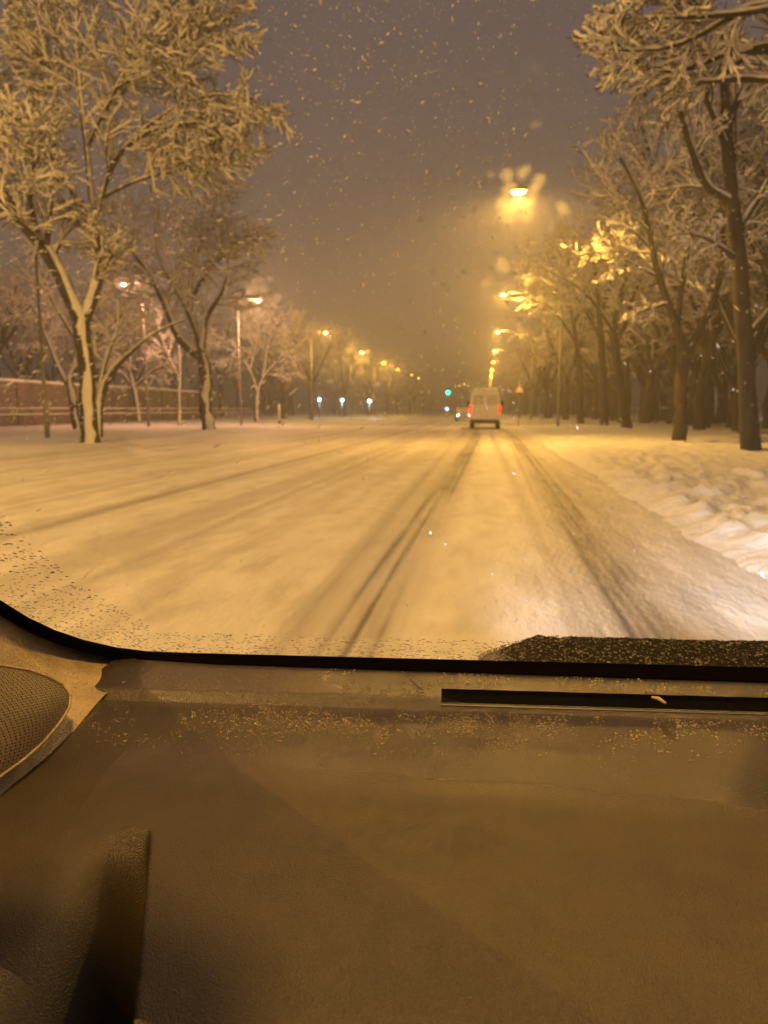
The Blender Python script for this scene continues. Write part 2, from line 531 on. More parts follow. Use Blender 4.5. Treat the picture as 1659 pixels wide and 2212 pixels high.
# leaning tree behind the big one
px_tree('tree', (212, 945), 28, [
    [(212, 947, 0, .22), (209, 860, 0, .18), (240, 797, 0, .14), (285, 757, .3, .11), (330, 715, .6, .07), (400, 690, 1, .03)],
    [(209, 880, 0, .12), (225, 780, .6, .09), (260, 700, 1.2, .06), (250, 620, 1.5, .03)],
], 'slim leaning tree half hidden behind the big forked trunk at left', GL, k=(8, 7, 5), ratio=(0.42, 0.45, 0.5), snow=0.03, seed=13)
px_tree('tree', (168, 912), 38, [
    [(168, 912, 0, .26), (158, 857, 0, .22), (145, 830, 0, .22), (164, 795, 0, .16), (170, 740, 0, .12)],
    [(145, 830, 0, .15), (120, 780, 0, .12), (90, 700, .5, .09), (60, 640, 1, .05)],
    [(164, 795, 0, .14), (200, 740, .5, .1), (250, 690, 1, .06), (300, 650, 1, .03)],
    [(170, 740, 0, .12), (110, 650, -.5, .08), (80, 540, -1, .05)],
], 'crooked pinkish lit tree beside the left wall, left of the big trunk', GL, k=(8, 7, 6), ratio=(0.45, 0.45, 0.5), snow=0.04, seed=14)
px_tree('tree', (302, 902), 58, [
    [(302, 905, 0, .24), (289, 834, 0, .20), (280, 800, 0, .16)],
    [(289, 836, 0, .14), (258, 800, 0, .11), (225, 770, 0, .06)],
    [(289, 838, 0, .14), (330, 800, 0, .11), (370, 785, 0, .07)],
    [(280, 800, 0, .14), (285, 730, 0, .1), (310, 650, 0, .05)],
], 'small low-branched tree in front of the left wall, between the two forked trees', GL, k=(8, 7, 6), ratio=(0.5, 0.5, 0.5), snow=0.04, seed=15)
px_tree('tree', (388, 916), 48, [
    [(388, 918, 0, .14), (387, 860, 0, .12), (390, 800, 0, .10), (385, 720, 0, .06)],
    [(388, 820, 0, .07), (360, 760, 0, .05), (340, 700, 0, .03)],
], 'thin young tree just left of the second forked tree', GL, k=(8, 6, 5), ratio=(0.4, 0.5, 0.5), snow=0.03, seed=16)
px_tree('tree', (556, 909), 62, [
    [(556, 911, 0, .30), (555, 870, 0, .26), (556, 845, 0, .25)],
    [(556, 850, 0, .18), (540, 800, 0, .15), (515, 760, 0, .10), (480, 720, 0, .06)],
    [(556, 850, 0, .18), (568, 815, 0, .14), (600, 780, 0, .10), (640, 740, 0, .05)],
    [(540, 800, 0, .12), (555, 740, 0, .09), (560, 660, 0, .05)],
    [(568, 815, 0, .12), (580, 740, .5, .08), (610, 670, .5, .04)],
], 'tree forking low into a V, standing left of the bright left lamp', GL, k=(8, 8, 6), ratio=(0.5, 0.5, 0.5), snow=0.045, seed=17)

# right side
px_tree('tree', (1467, 945), 27.5, [
    [(1467, 949, 0, .27), (1470, 880, 0, .23), (1473, 810, 0, .23), (1478, 764, 0, .22), (1479, 745, 0, .18)],
    [(1478, 768, 0, .18), (1463, 707, -.2, .15), (1443, 655, -.4, .13), (1422, 599, -.6, .12), (1406, 535, -.8, .10), (1396, 440, -1.2, .07), (1340, 340, -1.6, .04)],
    [(1479, 766, 0, .17), (1500, 738, .2, .14), (1531, 680, .4, .12), (1552, 620, .6, .11), (1566, 540, .8, .09), (1560, 420, 1, .06)],
    [(1463, 707, -.2, .12), (1471, 631, 0, .10), (1487, 540, .2, .08), (1500, 440, .2, .05)],
    [(1443, 655, -.4, .09), (1400, 665, -.8, .07), (1365, 680, -1, .04)],
    [(1406, 535, -.8, .07), (1370, 500, -1, .05), (1335, 480, -1, .03)],
    [(1422, 599, -.6, .07), (1350, 560, -.6, .05), (1280, 560, -.6, .03)],
], 'V-forked dark tree on the right verge, second from the right edge', GR, k=(8, 8, 7), ratio=(0.48, 0.46, 0.5), snow=0.022, flat=0.2, seed=21, plaster=.15)
px_tree('tree', (1624, 966), 21.5, [
    [(1624, 972, 0, .30), (1620, 860, 0, .25), (1610, 750, 0, .22), (1602, 645, 0, .21), (1592, 540, 0, .20), (1582, 430, 0, .18), (1568, 250, 0, .14), (1560, 60, 0, .10)],
    [(1584, 440, 0, .14), (1530, 412, -.2, .11), (1498, 345, -.4, .09), (1470, 240, -.6, .06)],
    [(1590, 500, 0, .12), (1640, 420, .3, .10), (1690, 330, .5, .07)],
    [(1570, 280, 0, .11), (1600, 200, .3, .09), (1650, 130, .6, .06)],
    [(1575, 330, 0, .09), (1520, 200, -.4, .07), (1480, 60, -.8, .05)],
    [(1592, 560, 0, .09), (1540, 520, -.6, .06), (1490, 500, -1, .035), (1440, 510, -1.2, .02)],
], 'tall dark trunk with snow knots, nearest the right edge of the view', GR, k=(7, 8, 7), ratio=(0.45, 0.45, 0.5), snow=0.020, flat=0.2, seed=22, plaster=.15)
px_tree('tree', (1356, 921), 45, [
    [(1356, 924, 0, .30), (1346, 870, 0, .26), (1338, 819, 0, .26), (1330, 750, 0, .25), (1324, 715, 0, .22)],
    [(1325, 720, 0, .18), (1330, 670, 0, .15), (1352, 620, .3, .13), (1355, 540, .5, .08), (1330, 460, .5, .04)],
    [(1328, 745, 0, .17), (1352, 700, 0, .14), (1360, 660, 0, .11), (1385, 600, 0, .07)],
    [(1325, 715, 0, .15), (1290, 660, -.5, .11), (1240, 610, -1, .07), (1190, 590, -1.5, .04)],
], 'wavy dark trunk on the right verge between the V-forked tree and the straight ones', GR, k=(8, 8, 7), ratio=(0.5, 0.48, 0.5), snow=0.03, seed=23, plaster=.15)
px_tree('tree', (1306, 913), 52, [
    [(1306, 916, 0, .34), (1303, 850, 0, .28), (1302, 790, 0, .27), (1298, 720, 0, .2), (1290, 620, 0, .15), (1280, 540, 0, .1)],
    [(1300, 740, 0, .15), (1260, 660, -.5, .11), (1210, 600, -1, .07), (1160, 575, -1.5, .04)],
    [(1296, 690, 0, .12), (1320, 610, 0, .09), (1330, 520, 0, .05)],
    [(1290, 640, 0, .12), (1230, 560, -.5, .08), (1170, 520, -1, .05)],
], 'thick straight trunk on the right verge, left of the wavy one', GR, k=(9, 9, 8), ratio=(0.48, 0.45, 0.5), snow=0.030, seed=24, plaster=.3)
px_tree('tree', (1255, 905), 62, [
    [(1255, 907, 0, .30), (1252, 850, 0, .26), (1250, 785, 0, .24), (1240, 700, 0, .17), (1225, 620, 0, .1)],
    [(1245, 740, 0, .15), (1200, 670, -.5, .1), (1150, 640, -1, .06), (1120, 620, -1.4, .04)],
    [(1240, 700, 0, .12), (1270, 640, 0, .09), (1280, 560, 0, .05)],
    [(1235, 670, 0, .12), (1180, 600, -.5, .08), (1140, 570, -1, .05)],
], 'straight dark trunk right of the grey pole, snow-lit crown reaching over the road', GR, k=(9, 9, 8), ratio=(0.5, 0.48, 0.5), snow=0.032, seed=25, plaster=.3)
# tree off the right edge, its limbs hang into the top right corner
t0 = Vector((9.8, 13.5, 0.1))
px_limb = lambda pts: ([W(x, y, yy) for x, y, yy, r in pts], [r for *_, r in pts])
ms = make_tree(t0, [
    ([t0 + Vector((0, 0, -.2)), t0 + Vector((0, 0, 3)), t0 + Vector((-.2, 0, 6)), t0 + Vector((0, 0, 10))], [.32, .26, .22, .12]),
    px_limb([(2130, 500, 13.5, .15), (1850, 230, 13.8, .11), (1659, 60, 14, .085), (1560, 110, 14.2, .06), (1470, 175, 14.2, .045), (1400, 185, 14.2, .03), (1330, 140, 14.2, .018)]),
    px_limb([(1760, 140, 14, .08), (1640, 90, 14.4, .07), (1560, 170, 14.6, .05), (1480, 176, 14.8, .04), (1410, 180, 14.8, .02)]),
    px_limb([(1860, 120, 13.6, .09), (1650, -20, 13.4, .07), (1540, 60, 13.2, .05), (1450, 115, 13.0, .035), (1370, 112, 12.8, .025), (1305, 105, 12.8, .014)]),
    px_limb([(1700, 10, 13.4, .06), (1600, 30, 13.2, .05), (1500, 35, 13.0, .04), (1400, 40, 12.8, .025), (1300, 35, 12.8, .014)]),
    px_limb([(1700, -60, 13.4, .06), (1560, -20, 13.2, .05), (1440, 0, 13.0, .035), (1310, -10, 12.8, .02)]),
    px_limb([(1740, 180, 13.6, .07), (1600, 165, 13.8, .05), (1500, 185, 13.8, .04), (1400, 150, 13.8, .025), (1320, 150, 13.8, .014)]),
    ([t0 + Vector((-.1, 0, 5)), t0 + Vector((1.5, 1, 7)), t0 + Vector((3, 1, 9))], [.15, .1, .05]),
], k=(9, 7, 5), ratio=(0.26, 0.5, 0.55), snow=0.019, tspread=.55, flat=0.45, spread=0.6, up=0.05, wob=.10, bare=.45, wmin=(.35, .1, .1), seed=31)
place_tree('tree', ms, t0, 'branches thick with yellow lit snow hanging into the upper right corner', 'tree', GR)

# generic trees
def generic_meshes(seed, H=13.0, r=0.28, snow=0.032, k=(8, 8, 6)):
    g = np.random.default_rng(seed)
    fork = H * g.uniform(0.22, 0.34)
    trunk = [(0, 0, -.3), (g.normal() * .1, g.normal() * .1, fork * .5), (g.normal() * .2, g.normal() * .2, fork), (g.normal() * .3, g.normal() * .3, fork * 1.25)]
    limbs = [(trunk, [r * 1.15, r * .95, r * .85, r * .5])]
    a0 = g.uniform(0, 6.28)
    for i in range(6):
        a = a0 + i * 2 * math.pi / 6 * 1.03 + g.normal() * .3
        s = g.uniform(.16, .30) * H
        h1 = fork * g.uniform(.85, 1.2)
        top = H * g.uniform(.66, .98)
        d = np.array([math.cos(a), math.sin(a), 0])
        p0 = np.array([trunk[2][0], trunk[2][1], h1])
        limbs.append(([tuple(p0), tuple(p0 + d * s * .4 + [0, 0, (top - h1) * .3]), tuple(p0 + d * s * .75 + [0, 0, (top - h1) * .62]), tuple(p0 + d * s * g.uniform(.9, 1.3) + [0, 0, top - h1])],
                      [r * .55, r * .42, r * .3, r * .12]))
    return make_tree((0, 0, 0), limbs, k=k, ratio=(0.42, 0.45, 0.5), snow=snow, flat=0.4, spread=0.9, seed=seed, plaster=.45)
KIND = [generic_meshes(101), generic_meshes(102, 14.5, .26), generic_meshes(103, 12, .3), generic_meshes(104, 16, .32)]
def gz(x, y): return float(ground_z(np.array([float(x)]), np.array([float(y)]))[0])
g = np.random.default_rng(5)
leftrow = [(-20.5, 84, 'tree with bare dark trunk behind the second left lamp'), (-20.2, 101, 'tree beside the first bluish white path lamp'), (-21.5, 110, None), (-20.6, 126, None),
           (-21.8, 138, None), (-20.5, 151, None), (-21, 172, None), (-20, 192, None), (-21, 214, None), (-20.5, 238, None), (-20, 262, None), (-22.5, 79, 'tree between the low V-forked tree and the thin snowy stake')]
for i, (x, y, lb) in enumerate(leftrow):
    place_tree('tree', KIND[i % 4], (x, y, gz(x, y)), lb or 'far snowy tree of the left row, fading towards the junction', 'tree', GL if lb else 'far trees of the left row', g.uniform(0, 6.28), g.uniform(.75, .92))
rightrow = [(8.0, 76), (7.2, 88), (8.6, 101), (7.4, 114), (8.4, 128), (7.5, 143), (8.8, 160), (7.6, 180), (8.4, 203), (7.6, 230), (8.5, 262)]
for i, (x, y) in enumerate(rightrow):
    lb = {0: 'snowy tree behind the warning triangle, its crown lit yellow by the lamps', 1: 'second snowy tree beyond the warning triangle sign'}.get(i)
    place_tree('tree', KIND[(i + 1) % 4], (x, y, gz(x, y)), lb or 'far snowy tree of the right row, fading behind the van', 'tree', GR if lb else 'far trees of the right row', g.uniform(0, 6.28), g.uniform(.9, 1.08))
# woods on both sides, further back
n = 0
for i in range(84):
    y = 22 + i * 2.0 + g.uniform(-1.5, 1.5); x = g.uniform(13, 34) if i % 2 else g.uniform(12, 20)
    place_tree('tree', KIND[int(g.integers(4))], (x, y, gz(x, y)), 'dim bare tree in the dark woods behind the right verge', 'tree', 'trees of the woods at right', g.uniform(0, 6.28), g.uniform(.85, 1.2))
for i in range(22):
    y = 34 + i * 3.4 + g.uniform(-1, 1); x = g.uniform(11.5, 17)
    place_tree('tree', KIND[int(g.integers(4))], (x, y, gz(x, y)), 'dim bare tree in the dark woods behind the right verge', 'tree', 'trees of the woods at right', g.uniform(0, 6.28), g.uniform(.95, 1.25))
for i in range(26):
    y = 50 + i * 6.5 + g.uniform(-2, 2); x = -g.uniform(36, 60) if i % 2 else -g.uniform(33, 42)
    place_tree('tree', KIND[int(g.integers(4))], (x, y, gz(x, y)), 'dim bare tree beyond the wall at far left', 'tree', 'trees beyond the left wall', g.uniform(0, 6.28), g.uniform(.8, 1.1))

# ------------------------------------------------------------------ street lamps
LENS = {}
def lens_mat(col, s):
    k = (col, s)
    if k not in LENS: LENS[k] = emissive('lamp_glow', col, s)
    return LENS[k]
def add_light(parent, loc, col, power, radius=0.12, cone=0):
    ld = bpy.data.lights.new('lamp_light', 'SPOT' if cone else 'POINT')
    if cone: ld.spot_size = math.radians(cone); ld.spot_blend = 0.4
    ld.color = col; ld.energy = power; ld.shadow_soft_size = radius
    lo = bpy.data.objects.new('lamp_light', ld); COL.objects.link(lo)
    lo.parent = parent; lo.location = loc
    return lo
def head_mesh(t, x, h, lensmat, s=1.0):
    hd = MB()
    hd.prism([(x - .34 * s, h), (x + .34 * s, h), (x + .27 * s, h + .10), (x + .08, h + .16), (x - .16, h + .15), (x - .30 * s, h + .08)], 1, -.13, .13)
    ho = hd.build('lamp_head', M_STEEL, t, bevel=.015)
    ln = MB(); ln.ball((x, 0, h - .02), .24 * s, .11, .10, 12, 6)
    ln.build('lamp_lens', lensmat, ho, smooth=True)
def street_lamp(x, y, arm, label, group, H=9.0, col=SODIUM, power=2600, glow=26, light=True, cone=0):
    """head stands at x; pole at x - arm"""
    z = gz(x - arm, y)
    t = empty('street_lamp', (x - arm, y, z)); tag(t, label, 'street lamp', group)
    m = MB(); m.tube([(0, 0, -.2), (0, 0, 1.2), (0, 0, 1.25), (0, 0, H - .7)], [.10, .10, .075, .05], 10)
    m.build('pole', M_STEEL, t, smooth=True)
    m = MB(); m.tube([(0, 0, H - .75), (arm * .12, 0, H - .2), (arm * .5, 0, H + .02 - z), (arm * .9, 0, H + .09 - z)], [.045, .04, .035, .03], 8)
    m.build('arm', M_STEEL, t, smooth=True)
    head_mesh(t, arm, H - z, lens_mat(col, glow))
    if light: add_light(t, (arm, 0, H - z - .19), col, power, radius=.06, cone=cone)
    return t
P_MAIN = 3100
for i in range(9):
    y = 51 + 24.2 * i
    lb = ['tall sodium street lamp on the grey pole right of the van', 'street lamp hanging over the road just above the van, second up the right row'][i] if i < 2 else 'far sodium street lamp in the string rising above the van'
    street_lamp(1.0, y, -3.5 if i else -3.9, lb, 'street lamps over the right side of the road', 9.0 - .0 * i, power=P_MAIN * (.9, .8, .6, .45, .45, .45, 0, 0, 0)[i], light=(i < 6), glow=30 if i < 3 else 22)
LP = [(557, 650, 51), (703, 720, 72.5), (781, 762, 97), (829, 785, 117), (858, 799, 139), (889, 810, 163), (904, 817, 186)]
for i, (px, py, y) in enumerate(LP):
    p = W(px, py, y)
    lb = ['bright peach street lamp haloed by wet spots, largest of the left row', 'yellow street lamp second in the left row, beside a dark trunk', 'yellow street lamp third in the left row',
          'small yellow street lamp fourth in the left row'][i] if i < 4 else 'tiny far street lamp at the end of the left row'
    street_lamp(p.x, y, 1.5, lb, 'street lamps along the left verge', p.z + .1, col=SODIUM if i else (1.0, 0.50, 0.22), power=P_MAIN * (1 if i == 0 else .7), light=(i < 5), glow=30 if i < 3 else 20)
# lamps behind the viewer, same two rows
for x, y, arm, lb in ((1.0, -1.6, -3.9, 'sodium street lamp behind the car, right row'), (-16.0, 4, 1.5, 'sodium street lamp behind the car, left row'), (-16.0, 27, 1.5, 'unlit lamp post behind the big forked tree at the left edge')):
    lt_ = street_lamp(x, y, arm, lb, 'street lamps behind the car', 9.0, light=(y != 27), col=(1.0, .53, .115), power=P_MAIN * (.3 if y == 27 else 3.3 if y == 4 else .85), glow=.25 if y == 27 else 26)
    for c_ in lt_.children:
        if y == -1.6 and c_.type == 'LIGHT': c_.data.shadow_soft_size = .45
# nearest lamp in view hangs from a wire across the road
t = empty('hanging_lamp', (0, 25.6, 0)); tag(t, 'brightest lamp, hung from a wire over the road and ringed by wet spots', 'street lamp')
hp = W(1120, 414, 25.6)
m = MB(); m.tube([(-20, 0, 9.9), (-9, 0, 9.45), (hp.x, 0, hp.z + .22), (6, 0, 9.5), (12.6, 0, 9.9)], .003, 5); m.build('wire', M_DARK, t)
m = MB(); m.tube([(-20, 0, -.2), (-20, 0, 10)], .11, 10); m.tube([(12.6, 0, -.2), (12.6, 0, 10)], .11, 10); m.build('pole', M_STEEL, t, smooth=True)
head_mesh(t, hp.x, hp.z + .02, lens_mat(SODIUM, 110), 1.0)
add_light(t, (hp.x, 0, hp.z - .19), SODIUM, P_MAIN * 1.7, radius=.06, cone=172)
# pink lamp behind the left branches, and one lighting the path behind the right trees
p = W(268, 612, 44)
street_lamp(p.x, 44, -1.2, 'pinkish lamp glinting through the branches at far left', None, p.z, col=PINKISH, power=2200, glow=3)
street_lamp(27, 98, 1.2, 'orange lamp lighting the path behind the right trunks', None, 6.5, col=(1, .5, .2), power=2600, glow=14)
# far cluster above the road
for i, (px, py, y) in enumerate(((992, 832, 205), (1003, 829, 215), (1013, 834, 225))):
    p = W(px, py, y)
    street_lamp(p.x, y, 1.0, 'far orange lamp in the cluster left of the van roof', 'far lamps left of the van', p.z, light=False, glow=18)
# ------------------------------------------------------------------ white path lamps
def path_lamp(px, py, y, col, label, power=160, glow=16):
    p = W(px, py, y); z0 = gz(p.x, y)
    t = empty('path_lamp', (p.x, y, z0)); tag(t, label, 'lamp', 'white path lamps at left')
    m = MB(); m.tube([(0, 0, -.1), (0, 0, p.z - z0 - .1)], [.06, .05], 8); m.build('pole', M_STEEL, t, smooth=True)
    m = MB(); m.ball((0, 0, p.z - z0), .20, .20, .15, 12, 8); m.build('lamp_globe', lens_mat(col, glow), t, smooth=True)
    add_light(t, (0, -.35, p.z - z0 - .25), col, power, .1)
path_lamp(690, 863, 92, (.45, .68, 1.0), 'pale blue path lamp, leftmost of the three')
path_lamp(739, 864, 92, (.40, .90, 1.0), 'cyan white path lamp, middle of the three')
path_lamp(798, 866, 92, (.80, .93, 1.0), 'white path lamp, rightmost of the three')
# ------------------------------------------------------------------ traffic light and keep-side sign
p = W(968, 848, 112); q = W(966, 883, 112)
t = empty('traffic_light', (p.x, 112, 0)); tag(t, 'traffic light showing green far down the road', 'traffic light')
m = MB(); m.tube([(0, .2, -.1), (0, .2, p.z + .8)], .06, 8); m.build('pole', M_STEEL, t, smooth=True)
m = MB(); m.box(-.3, .3, -.12, .12, p.z - .35, p.z + .85); hs = m.build('signal_housing', M_DARK, t, bevel=.03)
m = MB(); m.ball((0, -.13, p.z), .27, .05, .27, 14, 8); m.build('green_lens', emissive('green_signal', (0.0, 1.0, .55), 14), hs, smooth=True)
for dz in (.32, .62):
    m = MB(); m.ball((0, -.13, p.z + dz), .12, .04, .12, 12, 6); m.build('unlit_lens', M_DARK, hs, smooth=True)
add_light(t, (0, -.5, p.z), (0, 1, .6), 25, .1)
t = empty('traffic_bollard', (q.x, 111, 0)); tag(t, 'blue lit island bollard below the green traffic light', 'bollard')
m = MB(); m.box(-.22, .22, -.12, .12, -.1, q.z - .25); m.build('base', simple('bollard_shell', (.55, .52, .2), .5), t, bevel=.03)
m = MB(); m.tube([(0, -.08, q.z), (0, .08, q.z)], .25, 18); s = m.build('blue_disc', emissive('blue_disc_glow', (.10, .35, 1.0), 5), t)
m = MB(); m.prism([(-.16, .06), (.03, -.13), (-.05, -.20), (.19, -.20), (.19, .04), (.11, -.04), (-.08, .14)], 1, -.095, -.082)
a = m.build('white_arrow', emissive('white_arrow_glow', (.8, .9, 1), 6), s); a.location = (0, 0, q.z)
# ------------------------------------------------------------------ road signs
def sign_pole(t, h): 
    m = MB(); m.tube([(0, .04, -.2), (0, .04, h)], .03, 8); m.build('pole', M_STEEL, t, smooth=True)
M_RED = simple('sign_red', (.75, .10, .08), .4, var=.1); M_WHITE = simple('sign_white', (.93, .90, .88), .4, var=.08)
p = W(1122, 842, 54); z0 = gz(p.x, 54)
t = empty('warning_sign', (p.x, 54, z0)); tag(t, 'red and white warning triangle on a thin post right of the van', 'road sign')
sign_pole(t, p.z - z0 + .3)
h = p.z - z0
m = None
def tri(r): return [(r * math.sin(a), h + r * math.cos(a)) for a in (0, 2.094, 4.189)]
m = MB(); m.prism(tri(.44), 1, 0, .02); s = m.build('triangle', M_RED, t)
m = MB(); m.prism(tri(.33), 1, -.006, -.001); m.build('triangle_face', M_WHITE, s)
p = W(816, 830, 95); z0 = gz(p.x, 95)
t = empty('round_sign', (p.x, 95, z0)); tag(t, 'round pinkish road sign on a post right of the white path lamp', 'road sign')
h = p.z - z0; sign_pole(t, h + .3)
m = MB(); m.tube([(0, -.01, h), (0, .01, h)], .42, 20); s = m.build('sign_disc', M_RED, t)
m = MB(); m.tube([(0, -.02, h), (0, -.012, h)], .30, 20); m.build('sign_face', M_WHITE, s)
p = W(603, 875, 55); z0 = gz(p.x, 55)
t = empty('stake', (p.x, 55, z0)); tag(t, 'short wooden stake plastered with snow near the left road edge', 'post')
m = MB(); m.tube([(0, 0, -.1), (0, 0, p.z - z0)], [.10, .09], 8); m.build('post', M_BARK, t, smooth=True)
m = MB(); m.tube([(.02, -.05, .25), (.02, -.05, p.z - z0), (.02, -.04, p.z - z0 + .08)], [.08, .09, .02], 8); m.build('snow_crust', M_TSNOW, t, smooth=True)

# ------------------------------------------------------------------ wall and railing at left, rail at right
t = empty('wall', (-30, 40, gz(-30, 60))); tag(t, 'long dark wall with a line of snow along its top, left', 'wall')
m = MB(); m.box(-.15, .15, -30, 38, -.3, 2.72); m.build('wall_panel', M_WALL, t)
m = MB()
for i in range(28):
    m.tube([(.02, -30 + i * 2.43, 2.78), (.02, -27.6 + i * 2.43, 2.78 + .02 * math.sin(i * 7))], [.15, .16], 8)
m.build('snow_cap', M_TSNOW, t, smooth=True)
m = MB()
for i in range(24): m.box(.16, .24, -30 + i * 3, -29.75 + i * 3, -.3, 2.66)
m.build('pilaster', M_WALL, t)
t = empty('railing', (-26.5, 30, gz(-26.5, 60))); tag(t, 'low two-rail metal fence with snow on its rails in front of the left wall', 'railing')
m = MB()
for i in range(30): m.tube([(0, -20 + 2.4 * i, -.2), (0, -20 + 2.4 * i, 1.02)], .035, 6)
m.build('posts', M_STEEL, t)
for z in (.65, 1.0):
    m = MB(); m.tube([(0, -20, z), (0, 50, z)], .03, 6); r = m.build('rail', M_STEEL, t)
    m = MB(); m.tube([(0, -20, z + .05), (0, 50, z + .05)], .045, 6); m.build('snow_strip', M_TSNOW, r, smooth=True)
t = empty('railing', (17.5, 60, gz(17.5, 70))); tag(t, 'snow-topped rail between the dark trunks at right', 'railing')
m = MB(); m.tube([(0, 0, 1.15), (0, 42, 1.15)], .05, 6); r = m.build('rail', M_STEEL, t)
m = MB(); m.tube([(0, 0, 1.24), (0, 42, 1.24)], .08, 6); m.build('snow_strip', M_TSNOW, r, smooth=True)
m = MB()
for i in range(15): m.tube([(0, 3 * i, -.2), (0, 3 * i, 1.15)], .05, 6)
m.build('posts', M_STEEL, t)

# ------------------------------------------------------------------ the van ahead
vb = W(1047, 925, 47)
van = empty('van', (vb.x, 47, 0.02)); tag(van, 'pale high-roofed van driving ahead with red tail lights lit', 'van')
m = MB()
prof = [(-1.0, .45), (-1.0, 1.35), (-.95, 2.0), (-.88, 2.42), (-.74, 2.58), (.74, 2.58), (.88, 2.42), (.95, 2.0), (1.0, 1.35), (1.0, .45)]
secs = [(0.0, .985), (.06, 1.0), (4.3, 1.0)]
vs = []; fs = []
for y, s_ in secs:
    vs += [(x * s_, y, .45 + (z - .45) * s_) for x, z in prof]
N = len(prof)
nose = [(5.0, .97, 1.35), (5.35, .9, 1.0)]
vs += [(x * .94, 4.9, min(z, 2.3 if z > 2 else z)) for x, z in prof]
vs += [(x * .88, 5.5, min(z, 1.15)) for x, z in prof]
K = len(vs) // N
for k_ in range(K - 1):
    for i in range(N):
        j = (i + 1) % N
        fs.append((k_ * N + i, k_ * N + j, (k_ + 1) * N + j, (k_ + 1) * N + i))
fs.append(tuple(range(N))); fs.append(tuple((K - 1) * N + i for i in range(N)))
m.add(vs, fs); m.build('body', M_VAN, van)
for sx in (-1, 1):
    m = MB(); m.box(min(sx * .02, sx * .86), max(sx * .02, sx * .86), -.03, .01, .62, 2.32)
    d = m.build('rear_door', M_VAN, van, bevel=.012)
    m = MB(); m.box(min(sx * .12, sx * .76), max(sx * .12, sx * .76), -.042, -.034, 1.55, 2.15)
    m.build('rear_window', simple('frosted_window', (.60, .57, .50), .4), d)
    m = MB(); m.box(min(sx * .88, sx * .99), max(sx * .88, sx * .99), -.06, .0, 1.02, 1.50)
    tl = m.build('tail_light', emissive('tail_lamp_red', (1.0, .002, .008), 4.5), van, bevel=.02)
    m = MB(); m.box(min(sx * 1.05, sx * 1.25), max(sx * 1.05, sx * 1.25), 4.0, 4.12, 1.45, 1.85); m.build('mirror', M_DARK, van, bevel=.03)
    for yy in (.9, 4.3):
        m = MB(); m.tube([(sx * .72, yy, .34), (sx * .97, yy, .34)], .36, 18); wl = m.build('wheel', M_DARK, van)
        m = MB(); m.tube([(sx * .965, yy, .34), (sx * .978, yy, .34)], .2, 14); m.build('rim', M_STEEL, wl)
m = MB(); m.box(-.92, .92, 0.02, .14, 1.18, 1.28); m.build('door_strip', M_DARK, van)
m = MB(); m.box(-.98, .98, -.10, .10, .36, .60); m.build('bumper', M_DARK, van, bevel=.03)
m = MB(); m.box(-.52, 0.0, -.05, -.044, .78, .92); m.build('licence_plate', M_WHITE, van)
# oncoming lights glimpsed just left of the van
p = W(1011, 882, 74)
car2 = empty('car', (p.x - .4, 74, 0.02)); tag(car2, 'oncoming car with a white headlight showing just left of the van', 'car')
m = MB(); m.prism([(0, .3), (0, .75), (.9, .92), (1.5, 1.38), (3.2, 1.42), (4.1, .95), (4.2, .35)], 0, -.85, .85); m.build('body', simple('snowy_car_paint', (.4, .38, .35), .5), car2, bevel=.05)
for sx in (-.62, .62):
    m = MB(); m.ball((sx, -.03, .66), .13, .05, .09, 10, 6); m.build('headlight', lens_mat((.85, .9, 1.0), 20), car2, smooth=True)
for sx in (-.8, .8):
    for yy in (.8, 3.4):
        m = MB(); m.tube([(sx - .1, yy, .3), (sx + .1, yy, .3)], .31, 14); m.build('wheel', M_DARK, car2)

# ------------------------------------------------------------------ the car's interior
car = empty('car', (0.17, 0.9, 0)); tag(car, 'dashboard, windshield and trim of the car the view is taken from', 'car')
CO = Vector(car.location)
def cl(p): return Vector(p) - CO
zb = -0.35
bl, br = Pz(330, 1412, zb), Pz(1659, 1446, zb)
bdir = (br - bl).normalized()
rake = math.radians(31)
back = Vector((-bdir.y, bdir.x, 0)) * -1          # horizontal, toward the camera
if back.y > 0: back = -back
updir = back * math.cos(rake) + Vector((0, 0, 1)) * math.sin(rake)
gn = bdir.cross(updir).normalized()
if gn.y < 0: gn = -gn                               # outward, forward normal
def G(px, py, off=0.0): return on_plane(px, py, bl + gn * off, gn)
curve = [(-420, 860), (-330, 1010), (-200, 1150), (-90, 1240), (0, 1300), (60, 1337), (120, 1365), (180, 1385), (250, 1401), (330, 1411)]
base = [(330 + i * 135, 1411 + 34 * (i * 135) / 1329.0) for i in range(1, 13)]
edge = [G(*c) for c in curve] + [G(*c) for c in base]
# pane
def thin_glass():
    m = bpy.data.materials.new('windshield_glass'); m.use_nodes = True
    nt = m.node_tree; nt.nodes.clear()
    out = nt.nodes.new('ShaderNodeOutputMaterial')
    tr = nt.nodes.new('ShaderNodeBsdfTransparent'); tr.inputs[0].default_value = (.97, .98, .97, 1)
    gl = nt.nodes.new('ShaderNodeBsdfGlossy'); gl.inputs['Roughness'].default_value = 0.05
    mx = nt.nodes.new('ShaderNodeMixShader'); mx.inputs[0].default_value = 0.04
    nt.links.new(tr.outputs[0], mx.inputs[1]); nt.links.new(gl.outputs[0], mx.inputs[2])
    nt.links.new(mx.outputs[0], out.inputs[0])
    return m
M_GLASS = thin_glass()
top_r = G(1950, -350); top_l = G(-420, -350)
m = MB(); poly = [cl(p) for p in edge + [top_r, top_l]]
nP = len(poly); th = -gn * 0.004
m.add(poly, [tuple(range(nP))])
m.build('windshield', M_GLASS, car)
